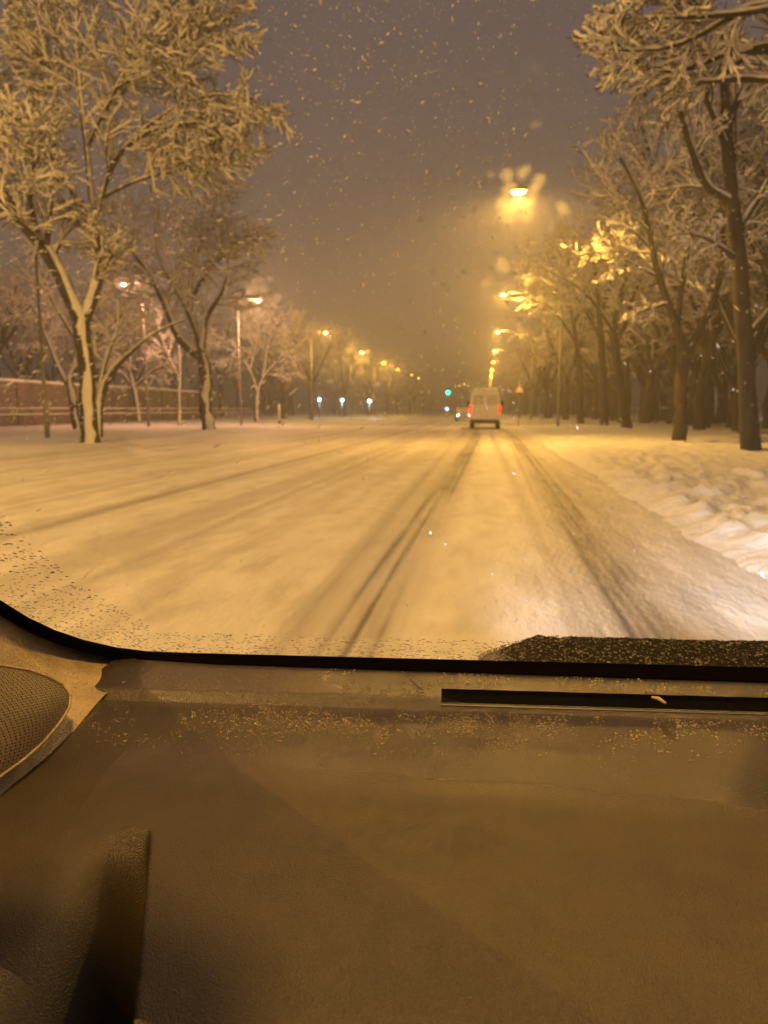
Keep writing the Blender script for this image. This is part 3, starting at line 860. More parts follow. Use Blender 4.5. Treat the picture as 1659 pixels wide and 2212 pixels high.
# black seal around the pane (solid strip, thicker towards the right)
def strip(name, pts, dirs, widths, thick, mat, parent, smooth=True):
    vs, fs = [], []
    for p, d, wd in zip(pts, dirs, widths):
        n_ = gn
        vs += [p + n_ * .002, p + d * wd + n_ * .002, p + d * wd - n_ * thick, p - n_ * thick]
    for i in range(len(pts) - 1):
        for k in range(4):
            a = i * 4 + k; b = i * 4 + (k + 1) % 4
            fs.append((a, b, b + 4, a + 4))
    fs.append((0, 1, 2, 3)); e = (len(pts) - 1) * 4; fs.append((e, e + 1, e + 2, e + 3))
    m = MB(); m.add(vs, fs)
    return m.build(name, mat, parent, smooth=False)
pts, dirs, wds = [], [], []
pxs = curve + base
for i, c in enumerate(pxs):
    p = cl(G(*c, off=-.001))
    a = pxs[max(i - 1, 0)]; b = pxs[min(i + 1, len(pxs) - 1)]
    tx, ty = b[0] - a[0], b[1] - a[1]; L = math.hypot(tx, ty)
    wpx = 17 + 9 * max(0, (c[0] - 330)) / 1300 if c[0] >= 330 else 21
    q = cl(G(c[0] - ty / L * wpx, c[1] + tx / L * wpx, off=-.001))
    pts.append(p); dirs.append((q - p).normalized()); wds.append((q - p).length)
strip('window_seal', pts, dirs, wds, 0.004, M_BLACK, car)

# dashboard: one sheet of changing height, camera-side frame u (right), v (ahead)
def plastic(name, col, rough, wet=0.0, grain=900.0, gd=0.0006, attr=None):
    m, nt, b = mat_new(name)
    n0 = noise_node(nt, 6.0, 3)
    n0.inputs['Scale'].default_value = 22.0; n0.inputs['Detail'].default_value = 6
    r = ramp(nt, n0.outputs['Fac'], [(0.3, tuple(c * .75 for c in col)), (0.5, col), (0.72, tuple(c * 1.2 for c in col))])
    nt.links.new(r.outputs[0], b.inputs['Base Color'])
    b.inputs['Specular IOR Level'].default_value = 1.0
    tc = nt.nodes.new('ShaderNodeTexCoord')
    vo = nt.nodes.new('ShaderNodeTexVoronoi'); vo.inputs['Scale'].default_value = grain
    nt.links.new(tc.outputs['Object'], vo.inputs[0])
    b1 = bump(nt, b, vo.outputs['Distance'], 0.8, gd)
    n2 = noise_node(nt, 260.0, 3, dist=.3)          # beads of water
    rb = ramp(nt, n2.outputs['Fac'], [(0.56, (0, 0, 0)), (0.70, (1, 1, 1))])
    n3 = noise_node(nt, 38.0, 3, dist=2.0)          # runs of water
    rv = ramp(nt, n3.outputs['Fac'], [(0.475, (0, 0, 0)), (0.50, (.28, .28, .28)), (0.525, (0, 0, 0))])
    ad = nt.nodes.new('ShaderNodeMath'); ad.operation = 'ADD'
    nt.links.new(rb.outputs[0], ad.inputs[0]); nt.links.new(rv.outputs[0], ad.inputs[1])
    mu = nt.nodes.new('ShaderNodeMath'); mu.operation = 'MULTIPLY'
    nt.links.new(ad.outputs[0], mu.inputs[0])
    rr = nt.nodes.new('ShaderNodeMath'); rr.operation = 'MULTIPLY_ADD'; rr.inputs[1].default_value = -wet; rr.inputs[2].default_value = rough
    if attr:
        at = nt.nodes.new('ShaderNodeAttribute'); at.attribute_name = attr
        nt.links.new(at.outputs['Fac'], mu.inputs[1]); nt.links.new(at.outputs['Fac'], rr.inputs[0])
        nt.links.new(at.outputs['Fac'], b.inputs['Coat Weight']); b.inputs['Coat Roughness'].default_value = .22; b.inputs['Coat IOR'].default_value = 1.6
        nt.links.new(b1.outputs[0], b.inputs['Coat Normal'])
    else:
        mu.inputs[1].default_value = .6; rr.inputs[0].default_value = .8
    nt.links.new(rr.outputs[0], b.inputs['Roughness'])
    bump(nt, b, mu.outputs[0], 0.8, 0.0022, b1)
    return m
M_DASH = plastic('dash_skin', (0.056, 0.040, 0.021), 0.50, 0.32, grain=760., gd=.0008, attr='wet')
M_TRIM = plastic('pillar_trim', (0.58, 0.45, 0.27), 0.45, 0.15, grain=500)
fwd = -back
def uv_of(p):                      # world point -> (u along the pane's foot, v ahead from the eye)
    d = Vector((p.x, p.y, 0)); return d.dot(bdir), d.dot(fwd)
ub, vb_ = uv_of(bl)                # foot line of the pane lies at v = vb_
PRof = [(0.03, -.02), (0.0, 0.0), (-.02, -.001), (-.05, -.0015), (-.115, -.0045), (-.121, -.0065), (-.130, -.0150), (-.142, -.0175), (-.17, -.0196), (-.20, -.0220), (-.235, -.0240), (-.27, -.0248), (-.33, -.0225), (-.45, -.021), (-.60, -.03), (-.8, -.055), (-1.0, -.09)]
pv = np.array([p[0] for p in PRof])[::-1]; pz_ = np.array([p[1] for p in PRof])[::-1]
rA, rB = uv_of(Pz(322, 1790, zb - .008)), uv_of(Pz(284, 2212, zb - .02))
vRec = uv_of(Pz(300, 1775, zb - .01))[1] - vb_
def dash_z(U, V):
    z = np.interp(V, pv, pz_)
    z = z - 0.010 * sstep(.25, .75, U) * sstep(-.2, -.5, V)
    z = z - 0.012 * np.exp(-((V + .33 - .05 * U) / .05) ** 2) * sstep(.05, .5, U)
    uE = rA[0] + (V + vb_ - rA[1]) * (rB[0] - rA[0]) / (rB[1] - rA[1])
    dep = 0.15 * sstep(vRec + .01, vRec - .05, V)
    wdt = .022 + .026 * sstep(vRec, vRec - .30, V)
    fl = np.exp(-(np.clip(uE - U, 0, 9) / wdt) ** 1.5) * sstep(0.0, 0.004, uE - U)
    return zb + z - dep * fl
us = np.concatenate([np.arange(-.62, .0, 0.0022), np.arange(0.0, 1.5, .004)])
vs_ = np.arange(-.95, 0.03, 0.0026)
# left boundary of the dash follows the pillar trim
bound_px = [(330, 1414), (270, 1462), (215, 1512), (150, 1590), (80, 1655), (0, 1722), (-90, 1790), (-220, 1900)]
bp = [uv_of(Pz(x, y, zb - .01)) for x, y in bound_px]
bv = np.array([b[1] - vb_ for b in bp])[::-1]; bu = np.array([b[0] for b in bp])[::-1]
U, V = np.meshgrid(us, vs_)
lim = np.interp(V, bv, bu) - 0.035
U = np.maximum(U, lim + (U - U.min()) * 0.0005)
# slot of the defroster vent
s0, s1 = uv_of(Pz(952, 1494, zb - .005)), uv_of(Pz(1659, 1527, zb - .005))
Z = dash_z(U, V)
X = U * bdir.x + (V + vb_) * fwd.x - CO.x
Y = U * bdir.y + (V + vb_) * fwd.y - CO.y
slot_v = (s0[1] + s1[1]) / 2 - vb_
inslot = sstep(.0165, .0155, np.abs(V - slot_v)) * (U > s0[0])
keep = (inslot < 0.5)
Vt = np.stack([X, Y, Z + EYE], -1).reshape(-1, 3)
nx, ny = len(us), len(vs_)
i = np.arange((nx - 1) * (ny - 1)); r_ = i // (nx - 1); c_ = i % (nx - 1); a = r_ * nx + c_
Q = np.stack([a, a + 1, a + nx + 1, a + nx], -1)
kf = keep.ravel()
Q = Q[kf[Q].any(1)]
dm = mesh_np('dashboard', Vt, Q, M_DASH)
at_ = dm.attributes.new('wet', 'FLOAT', 'POINT')
wet_ = sstep(-.34, -.25, V + .05 * (fbm(U * 6, V * 9, 4, 3) - .5)) * (.35 + .65 * sstep(-.35, .05, U)) * (.6 + .8 * fbm(U * 9, V * 14, 6, 3))
at_.data.foreach_set('value', np.clip(wet_, 0, 1).astype(np.float32).ravel())
dash = link('dashboard', dm, car)
def D(u, v, dz=0.0):
    zz = float(dash_z(np.array([u]), np.array([v]))[0])
    return Vector((u * bdir.x + (v + vb_) * fwd.x - CO.x, u * bdir.y + (v + vb_) * fwd.y - CO.y, zz + EYE + dz))
# vent well and its fins, chrome-like lip
m = MB()
u0, u1 = s0[0], 1.45
zz = Vector((0, 0, -.05))
for va, vb2 in ((slot_v - .018, 0), (slot_v + .018, 0)):
    p, q = D(u0 - .002, va, -.001), D(u1, va, -.001)
    m.add([p, q, q + zz, p + zz], [(0, 1, 2, 3)])
p, q, r2, s2 = D(u0 - .002, slot_v - .018, -.04), D(u1, slot_v - .018, -.04), D(u1, slot_v + .018, -.04), D(u0 - .002, slot_v + .018, -.04)
m.add([p, q, r2, s2], [(0, 1, 2, 3)])
vent = m.build('defroster_vent', M_DARK, dash)
m = MB()
u = u0 + .03
while u < 1.2:
    p = D(u, slot_v - .016, -.004)
    m.add([p, p + bdir * .003, p + bdir * .003 + fwd * .007, p + fwd * .007, p + Vector((0, 0, -.012)), p + bdir * .003 + Vector((0, 0, -.012)), p + bdir * .003 + fwd * .020 + Vector((0, 0, -.012)), p + fwd * .020 + Vector((0, 0, -.012))],
          [(0, 1, 2, 3), (0, 4, 5, 1), (1, 5, 6, 2), (2, 6, 7, 3), (3, 7, 4, 0)])
    u += .028
m.build('vent_fins', M_STEEL, vent)
m = MB(); m.tube([D(u0, slot_v - .0185, .0006), D(.6, slot_v - .0185, .0006), D(1.45, slot_v - .0185, .0006)], .0011, 5); m.build('vent_lip', M_STEEL, vent)
def dash_pt(x, y, lift=0.0):
    q_ = Pz(x, y, zb - .005)
    for _ in range(5):
        u_, v_ = uv_of(q_); q_ = Pz(x, y, float(dash_z(np.array([u_]), np.array([v_ - vb_]))[0]) + lift)
    return q_
# dark panel seam running diagonally from the pane to the slot
m = MB()
sp = [(845, 1425), (870, 1452), (905, 1485), (950, 1510), (1000, 1519)]
m.tube([cl(dash_pt(x, y)) for x, y in sp], .0009, 5)
m.build('panel_seam', M_DARK, dash)

m = MB(); vs = []; fs = []
for i, (x, y) in enumerate([(292, 1407)] + base):
    wd = (14 if i == 0 else 17) + 12 * i / 12
    a_, b_ = cl(Pz(x, y - 2, zb + .002)), cl(Pz(x, y + wd, zb + .001))
    dz_ = Vector((0, 0, -.01))
    vs += [a_, b_, b_ + dz_, a_ + dz_]
for i in range(12):
    for k in range(4): fs.append((i * 4 + k, i * 4 + (k + 1) % 4, (i + 1) * 4 + (k + 1) % 4, (i + 1) * 4 + k))
fs += [(0, 1, 2, 3), (48, 49, 50, 51)]
m.add(vs, fs); m.build('glass_channel', M_BLACK, dash)
p = cl(dash_pt(1408, 1506, .001))
m = MB(); m.tube([p + CO, p + CO + bdir * .006 - fwd * .006 + Vector((0, 0, .001)), p + CO + bdir * .011 - fwd * .018], [.0016, .0024, .0018], 6)
tag(m.build('twig_scrap', simple('dry_bark', (.5, .4, .26), .7), smooth=True), 'tan sliver of twig lying across the dark vent slot', 'twig')
# pillar trim: patch between the pane's curved edge and the dash's left border
top_px = [(-330, 1042), (-200, 1180), (-90, 1270), (0, 1330), (60, 1365), (120, 1390), (180, 1409), (250, 1424), (325, 1431)]
tops = [cl(G(x, y, off=-.006)) for x, y in top_px]
bots = []
bpx = [(-300, 1965), (-220, 1900), (-90, 1790), (0, 1722), (80, 1655), (150, 1590), (215, 1512), (270, 1462), (328, 1430)]
for x, y in bpx:
    q_ = Pz(x, y, zb - .01)
    for _ in range(4):
        u_, v_ = uv_of(q_); q_ = Pz(x, y, float(dash_z(np.array([u_]), np.array([v_ - vb_]))[0]) - .001)
    bots.append(cl(q_))
rows = 26; colsn = 60
def interp_pts(ps, t):
    f = t * (len(ps) - 1); i = min(int(f), len(ps) - 2); f -= i
    return ps[i] * (1 - f) + ps[i + 1] * f
vs, fs = [], []
for r in range(rows):
    tr_ = r / (rows - 1)
    for c in range(colsn):
        tc_ = c / (colsn - 1)
        p = interp_pts(tops, tc_) * (1 - tr_) + interp_pts(bots, tc_) * tr_
        bul = math.sin(math.pi * tr_) * 0.012 * (1 - tc_)
        p = p + Vector((.6, -.5, .6)) * bul
        vs.append(p)
for r in range(rows - 1):
    for c in range(colsn - 1):
        a = r * colsn + c
        fs.append((a, a + 1, a + colsn + 1, a + colsn))
m = MB(); m.add(vs, fs); m.build('pillar_trim', M_TRIM, car, smooth=True)
# speaker grille bulging out of the trim
def make_grille():
    m, nt, b = mat_new('speaker_mesh')
    tc = nt.nodes.new('ShaderNodeTexCoord')
    vo = nt.nodes.new('ShaderNodeTexVoronoi'); vo.inputs['Scale'].default_value = 330; vo.inputs['Randomness'].default_value = 0.0
    mp = nt.nodes.new('ShaderNodeMapping'); mp.inputs['Rotation'].default_value = (0.3, 0.5, 0.6)
    nt.links.new(tc.outputs['Object'], mp.inputs[0]); nt.links.new(mp.outputs[0], vo.inputs[0])
    r = ramp(nt, vo.outputs['Distance'], [(0.25, (.006, .005, .004)), (0.42, (.20, .165, .12))])
    nt.links.new(r.outputs[0], b.inputs['Base Color'])
    b.inputs['Roughness'].default_value = .45
    bump(nt, b, vo.outputs['Distance'], .7, .001)
    return m
gpx = [(-60, 1448), (0, 1437), (60, 1447), (105, 1462), (135, 1478), (152, 1500), (150, 1528), (130, 1560), (95, 1602), (50, 1642), (0, 1678), (-60, 1712), (-110, 1640), (-110, 1520)]
def trim_at(x, y, lift=0.0):
    # plane fitted through the trim's middle
    pa, pb, pc = tops[3] + CO, bots[3] + CO, bots[7] + CO
    nn = (pb - pa).cross(pc - pa).normalized()
    if nn.z < 0: nn = -nn
    e = Vector((0, 0, EYE))
    view = (pa - e)
    if nn.dot(view) > 0: nn = -nn
    return on_plane(x, y, pa + nn * lift, nn), nn
cen = (30, 1560)
vs, fs = [], []
rings = 7
for k in range(rings + 1):
    t_ = k / rings
    for x, y in gpx:
        px_, py_ = cen[0] + (x - cen[0]) * t_, cen[1] + (y - cen[1]) * t_
        p, nn = trim_at(px_, py_, 0.016 + .010 * (1 - t_ ** 2))
        vs.append(cl(p))
nG = len(gpx)
for k in range(rings):
    for i_ in range(nG):
        j = (i_ + 1) % nG
        fs.append((k * nG + i_, k * nG + j, (k + 1) * nG + j, (k + 1) * nG + i_))
m = MB(); m.add(vs, fs); gr = m.build('speaker_grille', make_grille(), car, smooth=True)
m = MB(); ring = [cl(trim_at(x, y, .016)[0]) for x, y in gpx]; 
m.tube(ring + [ring[0]], .0018, 6, cap=False); m.build('grille_rim', M_TRIM, gr, smooth=True)
# skirt joining the rim to the trim
m = MB(); vs = []; fs = []
for x, y in gpx:
    p, nn = trim_at(x, y, .016); vs += [cl(p), cl(p - nn * .045)]
for i_ in range(nG):
    j = (i_ + 1) % nG
    fs.append((2 * i_, 2 * j, 2 * j + 1, 2 * i_ + 1))
m.add(vs, fs); m.build('grille_skirt', simple('skirt_plastic', (.05, .042, .032), .6), gr, smooth=True)

# unseen roof lining, shaped to shade only the left of the dash
m = MB(); m.prism([(-1.05, -2.6), (-1.05, -.66), (-.60, -.60), (-.34, -.585), (-.22, -.62), (-.20, -2.6)], 2, EYE + .20, EYE + .25); m.build('roof', simple('roof_lining', (.25, .23, .2), .9), car, bevel=.02)
m = MB(); m.add([(-.21, -2.6, EYE + .24), (.75, -2.6, EYE + .24), (.75, -.62, EYE + .24), (-.21, -.60, EYE + .24)], [(0, 1, 2, 3)]); m.build('added_roof_pane', M_GLASS, car)  # unseen pane, added to let lamp light onto the right of the dash
# beads of water standing on the dash top and the pillar trim
M_BEAD = simple('bead_water_glint', (.22, .175, .10), .18, nscale=3, spec=1.0)  # golden base colour paints in the lamp light caught by the water
gb = np.random.default_rng(9)
VB, QB, TB = [], [], []
def bead(c, nrm, r, st, ang):
    e1 = (bdir * math.cos(ang) + fwd * math.sin(ang)); e1 = (e1 - nrm * e1.dot(nrm)).normalized(); e2 = nrm.cross(e1)
    b0 = len(VB)
    for rr_, hh in ((1.0, -.1), (.85, .32), (.45, .56)):
        for k in range(8):
            a_ = 2 * math.pi * k / 8
            VB.append(c + (e1 * math.cos(a_) * st + e2 * math.sin(a_)) * r * rr_ + nrm * hh * r)
    VB.append(c + nrm * r * .64)
    for q in range(2):
        for k in range(8):
            k2 = (k + 1) % 8; QB.append((b0 + q * 8 + k, b0 + q * 8 + k2, b0 + q * 8 + 8 + k2, b0 + q * 8 + 8 + k))
    for k in range(8): TB.append((b0 + 16 + k, b0 + 16 + (k + 1) % 8, b0 + 24))
nb = 0
while nb < 4200:
    x = gb.uniform(120, 1659) if nb % 3 else gb.uniform(550, 1300)
    y = gb.uniform(1432, 1512) if gb.random() < .3 else gb.normal(1560, 28)
    dens = float(fbm(np.array([x * .012]), np.array([y * .03]), 15, 3)[0])
    if y < 1428 or y > 1650 or dens < gb.uniform(.35, .6): continue
    if x < 330 and y < 1520 + (330 - x) * 1.0: 
        if gb.random() < .5: continue
    q = dash_pt(x, y)
    u_, v_ = uv_of(q)
    if u_ < np.interp(v_ - vb_, bv, bu) + .004: continue
    if abs(v_ - vb_ - slot_v) < .024 and u_ > u0 - .01: continue
    bead(cl(q), Vector((0, 0, 1)), gb.uniform(.0003, .0009) * (1 + 1.2 * gb.random() ** 4), gb.uniform(.8, 2.2), gb.uniform(0, 3.1)); nb += 1
dw = mesh_np('water_beads', np.array([tuple(v + CO) for v in VB]), np.array(QB), M_BEAD, tris=np.array(TB))
tag(link('water_beads', dw), 'beads of water standing along the top edge of the dashboard', 'water drops', kind='stuff')
# wiper resting on the cowl outside the pane, crusted with wet snow
NW, MW = 200, 14
vs, fs = [], []
for i_ in range(NW):
    x = 1020 + 860 * i_ / (NW - 1)
    bot = 1409 + 34 * (x - 330) / 1329.0 + 10
    top = 1373 + 12 * (x - 1130) / 530.0
    k_ = min(1.0, max(0.0, (x - 1020) / 140)) ** .7
    jag = 2.5 * (float(fbm(np.array([x * .05]), np.array([0.]), 3, 3)[0]) - .5) * 2 * (1.5 if x < 1230 else .2)
    top = bot + (top - bot) * k_ + jag * k_
    for j_ in range(MW):
        f_ = j_ / (MW - 1)
        yy_ = 1.34 - .16 * f_
        p_ = W(x, top + (bot - top) * f_, yy_)
        p_.z += .004 * (float(fbm(np.array([x * .07]), np.array([j_ * .9]), 8, 3)[0]) - .5)
        vs.append(cl(p_))
for i_ in range(NW - 1):
    for j_ in range(MW - 1):
        a = i_ * MW + j_
        fs.append((a, a + 1, a + MW + 1, a + MW))
m = MB(); m.add(vs, fs)
wm, nt_, b_ = mat_new('wet_wiper_rubber')
nn_ = noise_node(nt_, 75, 7, rough=.7, stretch=(1, 1.5, 2.2), dist=.8)
rp = ramp(nt_, nn_.outputs['Fac'], [(.44, (.003, .0025, .002)), (.58, (.022, .018, .013)), (.70, (.22, .20, .16))]); nt_.links.new(rp.outputs[0], b_.inputs['Base Color'])
b_.inputs['Roughness'].default_value = .75; b_.inputs['Specular IOR Level'].default_value = .15; bump(nt_, b_, nn_.outputs['Fac'], .9, .004)
wip = m.build('wiper', wm, car, smooth=True)
m = MB(); rw = random.Random(21)
for _ in range(900):
    x = 1035 + 640 * rw.random() ** 1.25
    base_y = 1409 + 34 * (x - 330) / 1329.0; ty = 1373 + 12 * (x - 1130) / 530.0
    k_ = min(1.0, (x - 1020) / 140) ** .7
    f_ = rw.random() ** 1.3
    y = base_y + (ty - base_y) * k_ * (1 - f_)
    p = W(x, y - 1, 1.335 - .15 * f_)
    m.ball(cl(p), rw.uniform(.0006, .0026) * (.5 + rw.random()), rw.uniform(.001, .004), rw.uniform(.0005, .0014), 6, 4)
m.build('snow_grains', simple('grimy_snow', (.15, .135, .11), .8, nscale=30, var=.6), wip, smooth=True)
# damp film left of the wiper's sweep and along the foot of the pane
fmm = bpy.data.materials.new('damp_film'); fmm.use_nodes = True
nt_ = fmm.node_tree; nt_.nodes.clear()
o_ = nt_.nodes.new('ShaderNodeOutputMaterial'); t_ = nt_.nodes.new('ShaderNodeBsdfTransparent'); d_ = nt_.nodes.new('ShaderNodeBsdfTranslucent'); d_.inputs[0].default_value = (.85, .85, .85, 1)
x_ = nt_.nodes.new('ShaderNodeMixShader')
n_ = noise_node(nt_, 60, 4, dist=.6)
mr = nt_.nodes.new('ShaderNodeMapRange'); mr.inputs['From Min'].default_value = .3; mr.inputs['From Max'].default_value = .7; mr.inputs['To Min'].default_value = .03; mr.inputs['To Max'].default_value = .13
nt_.links.new(n_.outputs['Fac'], mr.inputs[0]); nt_.links.new(mr.outputs[0], x_.inputs[0]); nt_.links.new(t_.outputs[0], x_.inputs[1]); nt_.links.new(d_.outputs[0], x_.inputs[2]); nt_.links.new(x_.outputs[0], o_.inputs[0])
film = [(-330, 1010), (-200, 1150), (-90, 1240), (0, 1300), (60, 1337), (120, 1365), (180, 1385), (250, 1401), (325, 1410), (1100, 1430), (1060, 1395), (900, 1382), (700, 1378), (500, 1381), (335, 1388), (308, 1320), (282, 1260), (262, 1218), (205, 1190), (150, 1190), (80, 1150), (0, 1085), (-150, 950), (-330, 780)]
m = MB(); m.add([cl(G(x, y, off=.0006)) for x, y in film], [tuple(range(len(film)))]); m.build('damp_film', fmm, car)

# the car's own headlights (their white light falls on the road ahead)
for sx in (-.62, .62):
    ld = bpy.data.lights.new('headlight_beam', 'SPOT'); ld.color = (.72, .82, 1.0); ld.energy = 620 if sx < 0 else 950; ld.spot_size = math.radians(56); ld.spot_blend = 1.0; ld.shadow_soft_size = .06
    lo = bpy.data.objects.new('headlight_beam', ld); COL.objects.link(lo); lo.parent = car
    lo.location = (sx, 1.5, .68)
    tgt = Vector((sx + 6.4, 14, 1.35)); dirv = tgt - Vector(lo.location)
    lo.rotation_euler = dirv.to_track_quat('-Z', 'Y').to_euler()

# ------------------------------------------------------------------ water on the pane
def make_water():
    m = bpy.data.materials.new('rain_water'); m.use_nodes = True
    nt = m.node_tree; nt.nodes.clear()
    out = nt.nodes.new('ShaderNodeOutputMaterial')
    g1 = nt.nodes.new('ShaderNodeBsdfGlass'); g1.inputs['IOR'].default_value = 1.33; g1.inputs['Roughness'].default_value = 0.0
    nt.links.new(g1.outputs[0], out.inputs[0])
    return m
M_WATER = make_water()
def dome_mesh(spots, name, mat, seg=8):
    """spots: (px,py, radius, stretch) flattened drops on the outside of the pane"""
    V_, T_, Q_ = [], [], []
    base_i = 0
    e1 = bdir; e2 = updir.normalized()
    for (px_, py_, r, st) in spots:
        c = G(px_, py_, off=.0008)
        rings_ = [(1.0, 0.0), (.8, .30), (.42, .52)]
        b0 = base_i
        for rr_, hh in rings_:
            for k in range(seg):
                a_ = 2 * math.pi * k / seg
                V_.append(c + e1 * math.cos(a_) * r * rr_ * st + e2 * math.sin(a_) * r * rr_ + gn * hh * r)
        V_.append(c + gn * r * .6); V_.append(c)
        ap = b0 + 3 * seg
        for q in range(2):
            for k in range(seg):
                k2 = (k + 1) % seg
                Q_.append((b0 + q * seg + k, b0 + q * seg + k2, b0 + (q + 1) * seg + k2, b0 + (q + 1) * seg + k))
        for k in range(seg):
            k2 = (k + 1) % seg
            T_.append((b0 + 2 * seg + k, b0 + 2 * seg + k2, ap)); T_.append((b0 + k2, b0 + k, ap + 1))
        base_i += 3 * seg + 2
    return mesh_np(name, np.array([tuple(v) for v in V_]), np.array(Q_), mat, tris=np.array(T_))
rd = random.Random(3)
def curve_y(x):
    pts_ = pxs
    for (xa, ya), (xb, yb) in zip(pts_[:-1], pts_[1:]):
        if xa <= x <= xb: return ya + (yb - ya) * (x - xa) / (xb - xa)
    return 1440
spots = []
while len(spots) < 800:                       # left corner outside the wiper's sweep
    x = rd.uniform(-40, 325); cyv = curve_y(x)
    h = 190 - 0.42 * max(0, x)
    y = cyv - 6 - rd.random() ** 1.3 * h
    spots.append((x, y, rd.uniform(.0005, .0012), rd.uniform(1.2, 2.2)))
while len(spots) < 1650:                      # band along the foot of the pane
    x = rd.uniform(325, 1100); y = curve_y(x) - 4 - 42 * rd.random() ** 1.4
    spots.append((x, y, rd.uniform(.0005, .0012), rd.uniform(1.4, 2.8)))
for _ in range(130):
    spots.append((rd.uniform(900, 1659), rd.uniform(-20, 960), rd.uniform(.0003, .0007), rd.uniform(.8, 1.4)))
wd_ = link('water_drops', dome_mesh(spots, 'water_drops', M_WATER)); tag(wd_, 'small water drops on the windshield, thick along its lower edge and left corner', 'water drops', kind='stuff')

# melting flakes: thin wet films that scatter the lamps' light forward
def make_film(name, rough, ior, mixf, tint=(1, 1, 1)):
    m = bpy.data.materials.new(name); m.use_nodes = True
    nt = m.node_tree; nt.nodes.clear()
    out = nt.nodes.new('ShaderNodeOutputMaterial')
    rf = nt.nodes.new('ShaderNodeBsdfRefraction'); rf.inputs['IOR'].default_value = ior; rf.inputs['Roughness'].default_value = rough; rf.inputs['Color'].default_value = (*tint, 1)
    tl = nt.nodes.new('ShaderNodeBsdfTranslucent'); tl.inputs[0].default_value = (.8, .8, .8, 1)
    tr = nt.nodes.new('ShaderNodeBsdfTransparent')
    m1 = nt.nodes.new('ShaderNodeMixShader'); m1.inputs[0].default_value = .12
    nt.links.new(rf.outputs[0], m1.inputs[1]); nt.links.new(tl.outputs[0], m1.inputs[2])
    n = noise_node(nt, 500, 3, dist=1.0)
    mr = nt.nodes.new('ShaderNodeMapRange'); mr.inputs['From Min'].default_value = .3; mr.inputs['From Max'].default_value = .7; mr.inputs['To Min'].default_value = mixf * .45; mr.inputs['To Max'].default_value = mixf
    nt.links.new(n.outputs['Fac'], mr.inputs[0])
    m2 = nt.nodes.new('ShaderNodeMixShader')
    nt.links.new(mr.outputs[0], m2.inputs[0]); nt.links.new(tr.outputs[0], m2.inputs[1]); nt.links.new(m1.outputs[0], m2.inputs[2])
    nt.links.new(m2.outputs[0], out.inputs[0])
    return m
M_FILM = make_film('slush_film', 0.95, 1.10, 0.07)
M_FILM2 = make_film('slush_film_halo', 0.95, 1.10, 0.45)  # scatter raised to brighten the halo round the left lamp
flk = [(1095, 378, 15, 19), (1131, 372, 19, 14), (1163, 392, 19, 17), (1100, 410, 20, 19), (1085, 440, 15, 17), (1110, 447, 15, 14), (1140, 440, 17, 15), (1098, 468, 19, 17), (1140, 462, 16, 14), (1150, 415, 16, 18),
       (1216, 450, 14, 20), (1060, 377, 6, 8), (1158, 268, 10, 6),
       (556, 606, 18, 8), (543, 625, 16, 15), (527, 655, 11, 13), (533, 680, 13, 12), (557, 690, 13, 9), (575, 690, 12, 8), (545, 708, 10, 12), (598, 645, 12, 9), (570, 622, 11, 9), (583, 603, 9, 6),
       (1085, 575, 22, 18), (1050, 612, 18, 12), (1444, 283, 18, 18), (1158, 140, 22, 18), (1595, 430, 26, 14), (1548, 478, 44, 16), (1512, 515, 20, 12)]
Vf, Tf, Mi = [], [], []
for (x, y, a_, b_2) in flk:
    c = G(x, y, off=.0015)
    vd = (c - Vector((0, 0, EYE))).normalized()
    e1 = vd.cross(Vector((0, 0, 1))).normalized(); e2 = e1.cross(vd).normalized()
    dist = (c - Vector((0, 0, EYE))).length
    tilt = rd.uniform(.2, .9) if a_ < 30 else .7
    sc_ = dist / F
    b0 = len(Vf); Vf.append(c); nseg = 18
    for k in range(nseg):
        an = 2 * math.pi * k / nseg
        rr_ = 1 + .13 * math.sin(2 * an + x) + .09 * math.sin(3 * an + y)
        ex, ey = math.cos(an) * a_ * rr_ * .70, math.sin(an) * b_2 * rr_ * .70
        ct, st_ = math.cos(tilt), math.sin(tilt)
        Vf.append(c + e1 * (ex * ct - ey * st_) * sc_ + e2 * (ex * st_ + ey * ct) * sc_)
    for k in range(nseg): Tf.append((b0, b0 + 1 + k, b0 + 1 + (k + 1) % nseg)); Mi.append(1 if x < 700 else 0)
fm = mesh_np('melting_flakes', np.array([tuple(v) for v in Vf]), None, M_FILM, tris=np.array(Tf), smooth=False)
fm.materials.append(M_FILM2); fm.polygons.foreach_set('material_index', np.array(Mi, dtype=np.int32))
tag(link('melting_flakes', fm), 'melting snowflakes stuck on the windshield, glowing round the lamps', 'melting snow', kind='stuff')

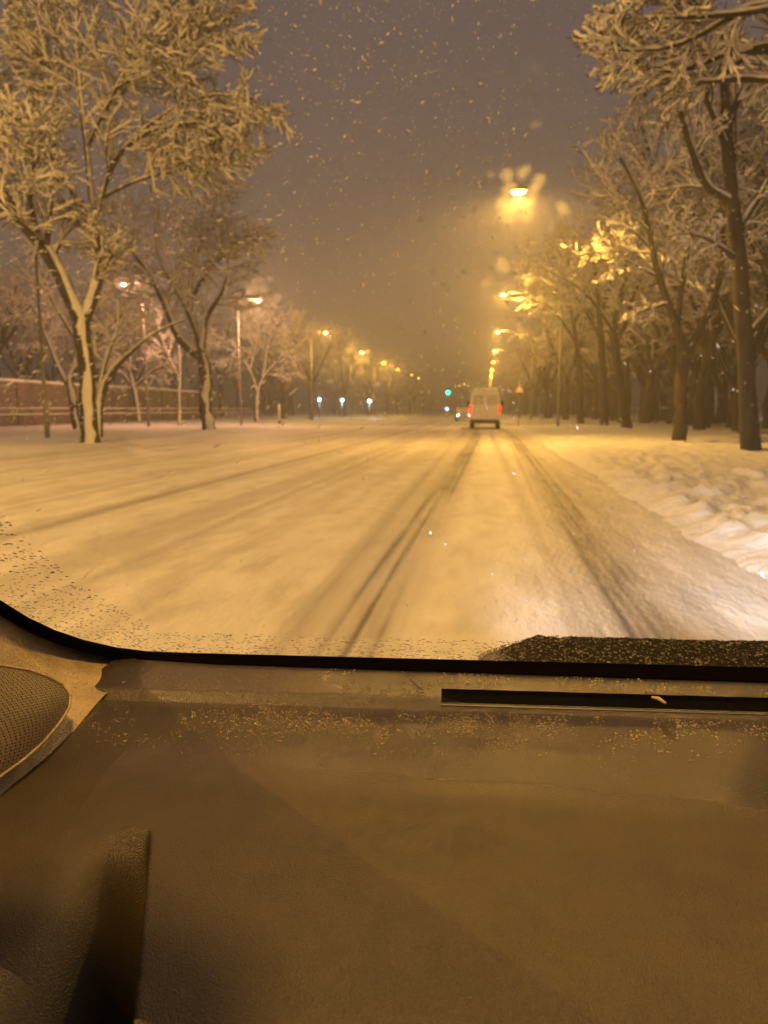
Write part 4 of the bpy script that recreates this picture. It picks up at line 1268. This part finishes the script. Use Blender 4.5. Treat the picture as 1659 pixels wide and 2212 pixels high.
# ------------------------------------------------------------------ falling snow
fl_n = 15000
gs = np.random.default_rng(77)
px_ = gs.uniform(-60, 1720, fl_n); py_ = gs.uniform(-60, 1380, fl_n)
dist = 3.0 + 28 * gs.random(fl_n) ** 1.5
Vs, Ts = [], []
fd = Vector((-.08, -.80, -.34)).normalized()
octa = [(1, 2, 0), (2, 3, 0), (3, 4, 0), (4, 1, 0), (2, 1, 5), (3, 2, 5), (4, 3, 5), (1, 4, 5)]
for i_ in range(fl_n):
    c = W(px_[i_], py_[i_], dist[i_])
    if c.z < .15: continue
    if px_[i_] > 1120 and c.z < 4.5 and gs.random() < .85: continue
    if c.z < 1.2 and dist[i_] < 12 and gs.random() < .9: continue
    r = gs.uniform(.0018, .0044) * (1 + .12 * dist[i_]); L_ = r * gs.uniform(3.0, 8.0)
    d_ = (fd + Vector(gs.normal(size=3) * .18)).normalized()
    u_ = d_.cross(Vector((0, 0, 1))).normalized(); v_ = d_.cross(u_)
    b0 = len(Vs)
    Vs += [c + d_ * L_, c + u_ * r, c + v_ * r, c - u_ * r * .8, c - v_ * r * 1.1, c - d_ * L_]
    Ts += [(a + b0, b + b0, cc + b0) for a, b, cc in octa]
M_FLAKE = simple('falling_snow', (.75, .75, .75), .9, spec=.05)
nt_ = M_FLAKE.node_tree
tl_ = nt_.nodes.new('ShaderNodeBsdfTranslucent'); tl_.inputs[0].default_value = (.75, .75, .75, 1)
mx_ = nt_.nodes.new('ShaderNodeMixShader'); mx_.inputs[0].default_value = .55
nt_.links.new(nt_.nodes['Principled BSDF'].outputs[0], mx_.inputs[1]); nt_.links.new(tl_.outputs[0], mx_.inputs[2])
nt_.links.new(mx_.outputs[0], nt_.nodes['Material Output'].inputs[0])
sm = mesh_np('falling_snow', np.array([tuple(v) for v in Vs]), None, M_FLAKE, tris=np.array(Ts), smooth=True)
tag(link('falling_snow', sm), 'snowflakes falling through the air in front of the windshield', 'falling snow', kind='stuff')

# ------------------------------------------------------------------ haze of falling snow
m = MB(); m.box(-290, 290, -40, 960, -1.5, 24.0)
hz = bpy.data.materials.new('snowy_air'); hz.use_nodes = True
nt = hz.node_tree; nt.nodes.clear()
out = nt.nodes.new('ShaderNodeOutputMaterial'); pvn = nt.nodes.new('ShaderNodeVolumePrincipled')
pvn.inputs['Color'].default_value = (.93, .92, .90, 1); pvn.inputs['Density'].default_value = 0.0050
pvn.inputs['Anisotropy'].default_value = 0.5
nt.links.new(pvn.outputs[0], out.inputs['Volume'])
tag(m.build('haze', hz), 'thin haze of falling snow', kind='stuff')
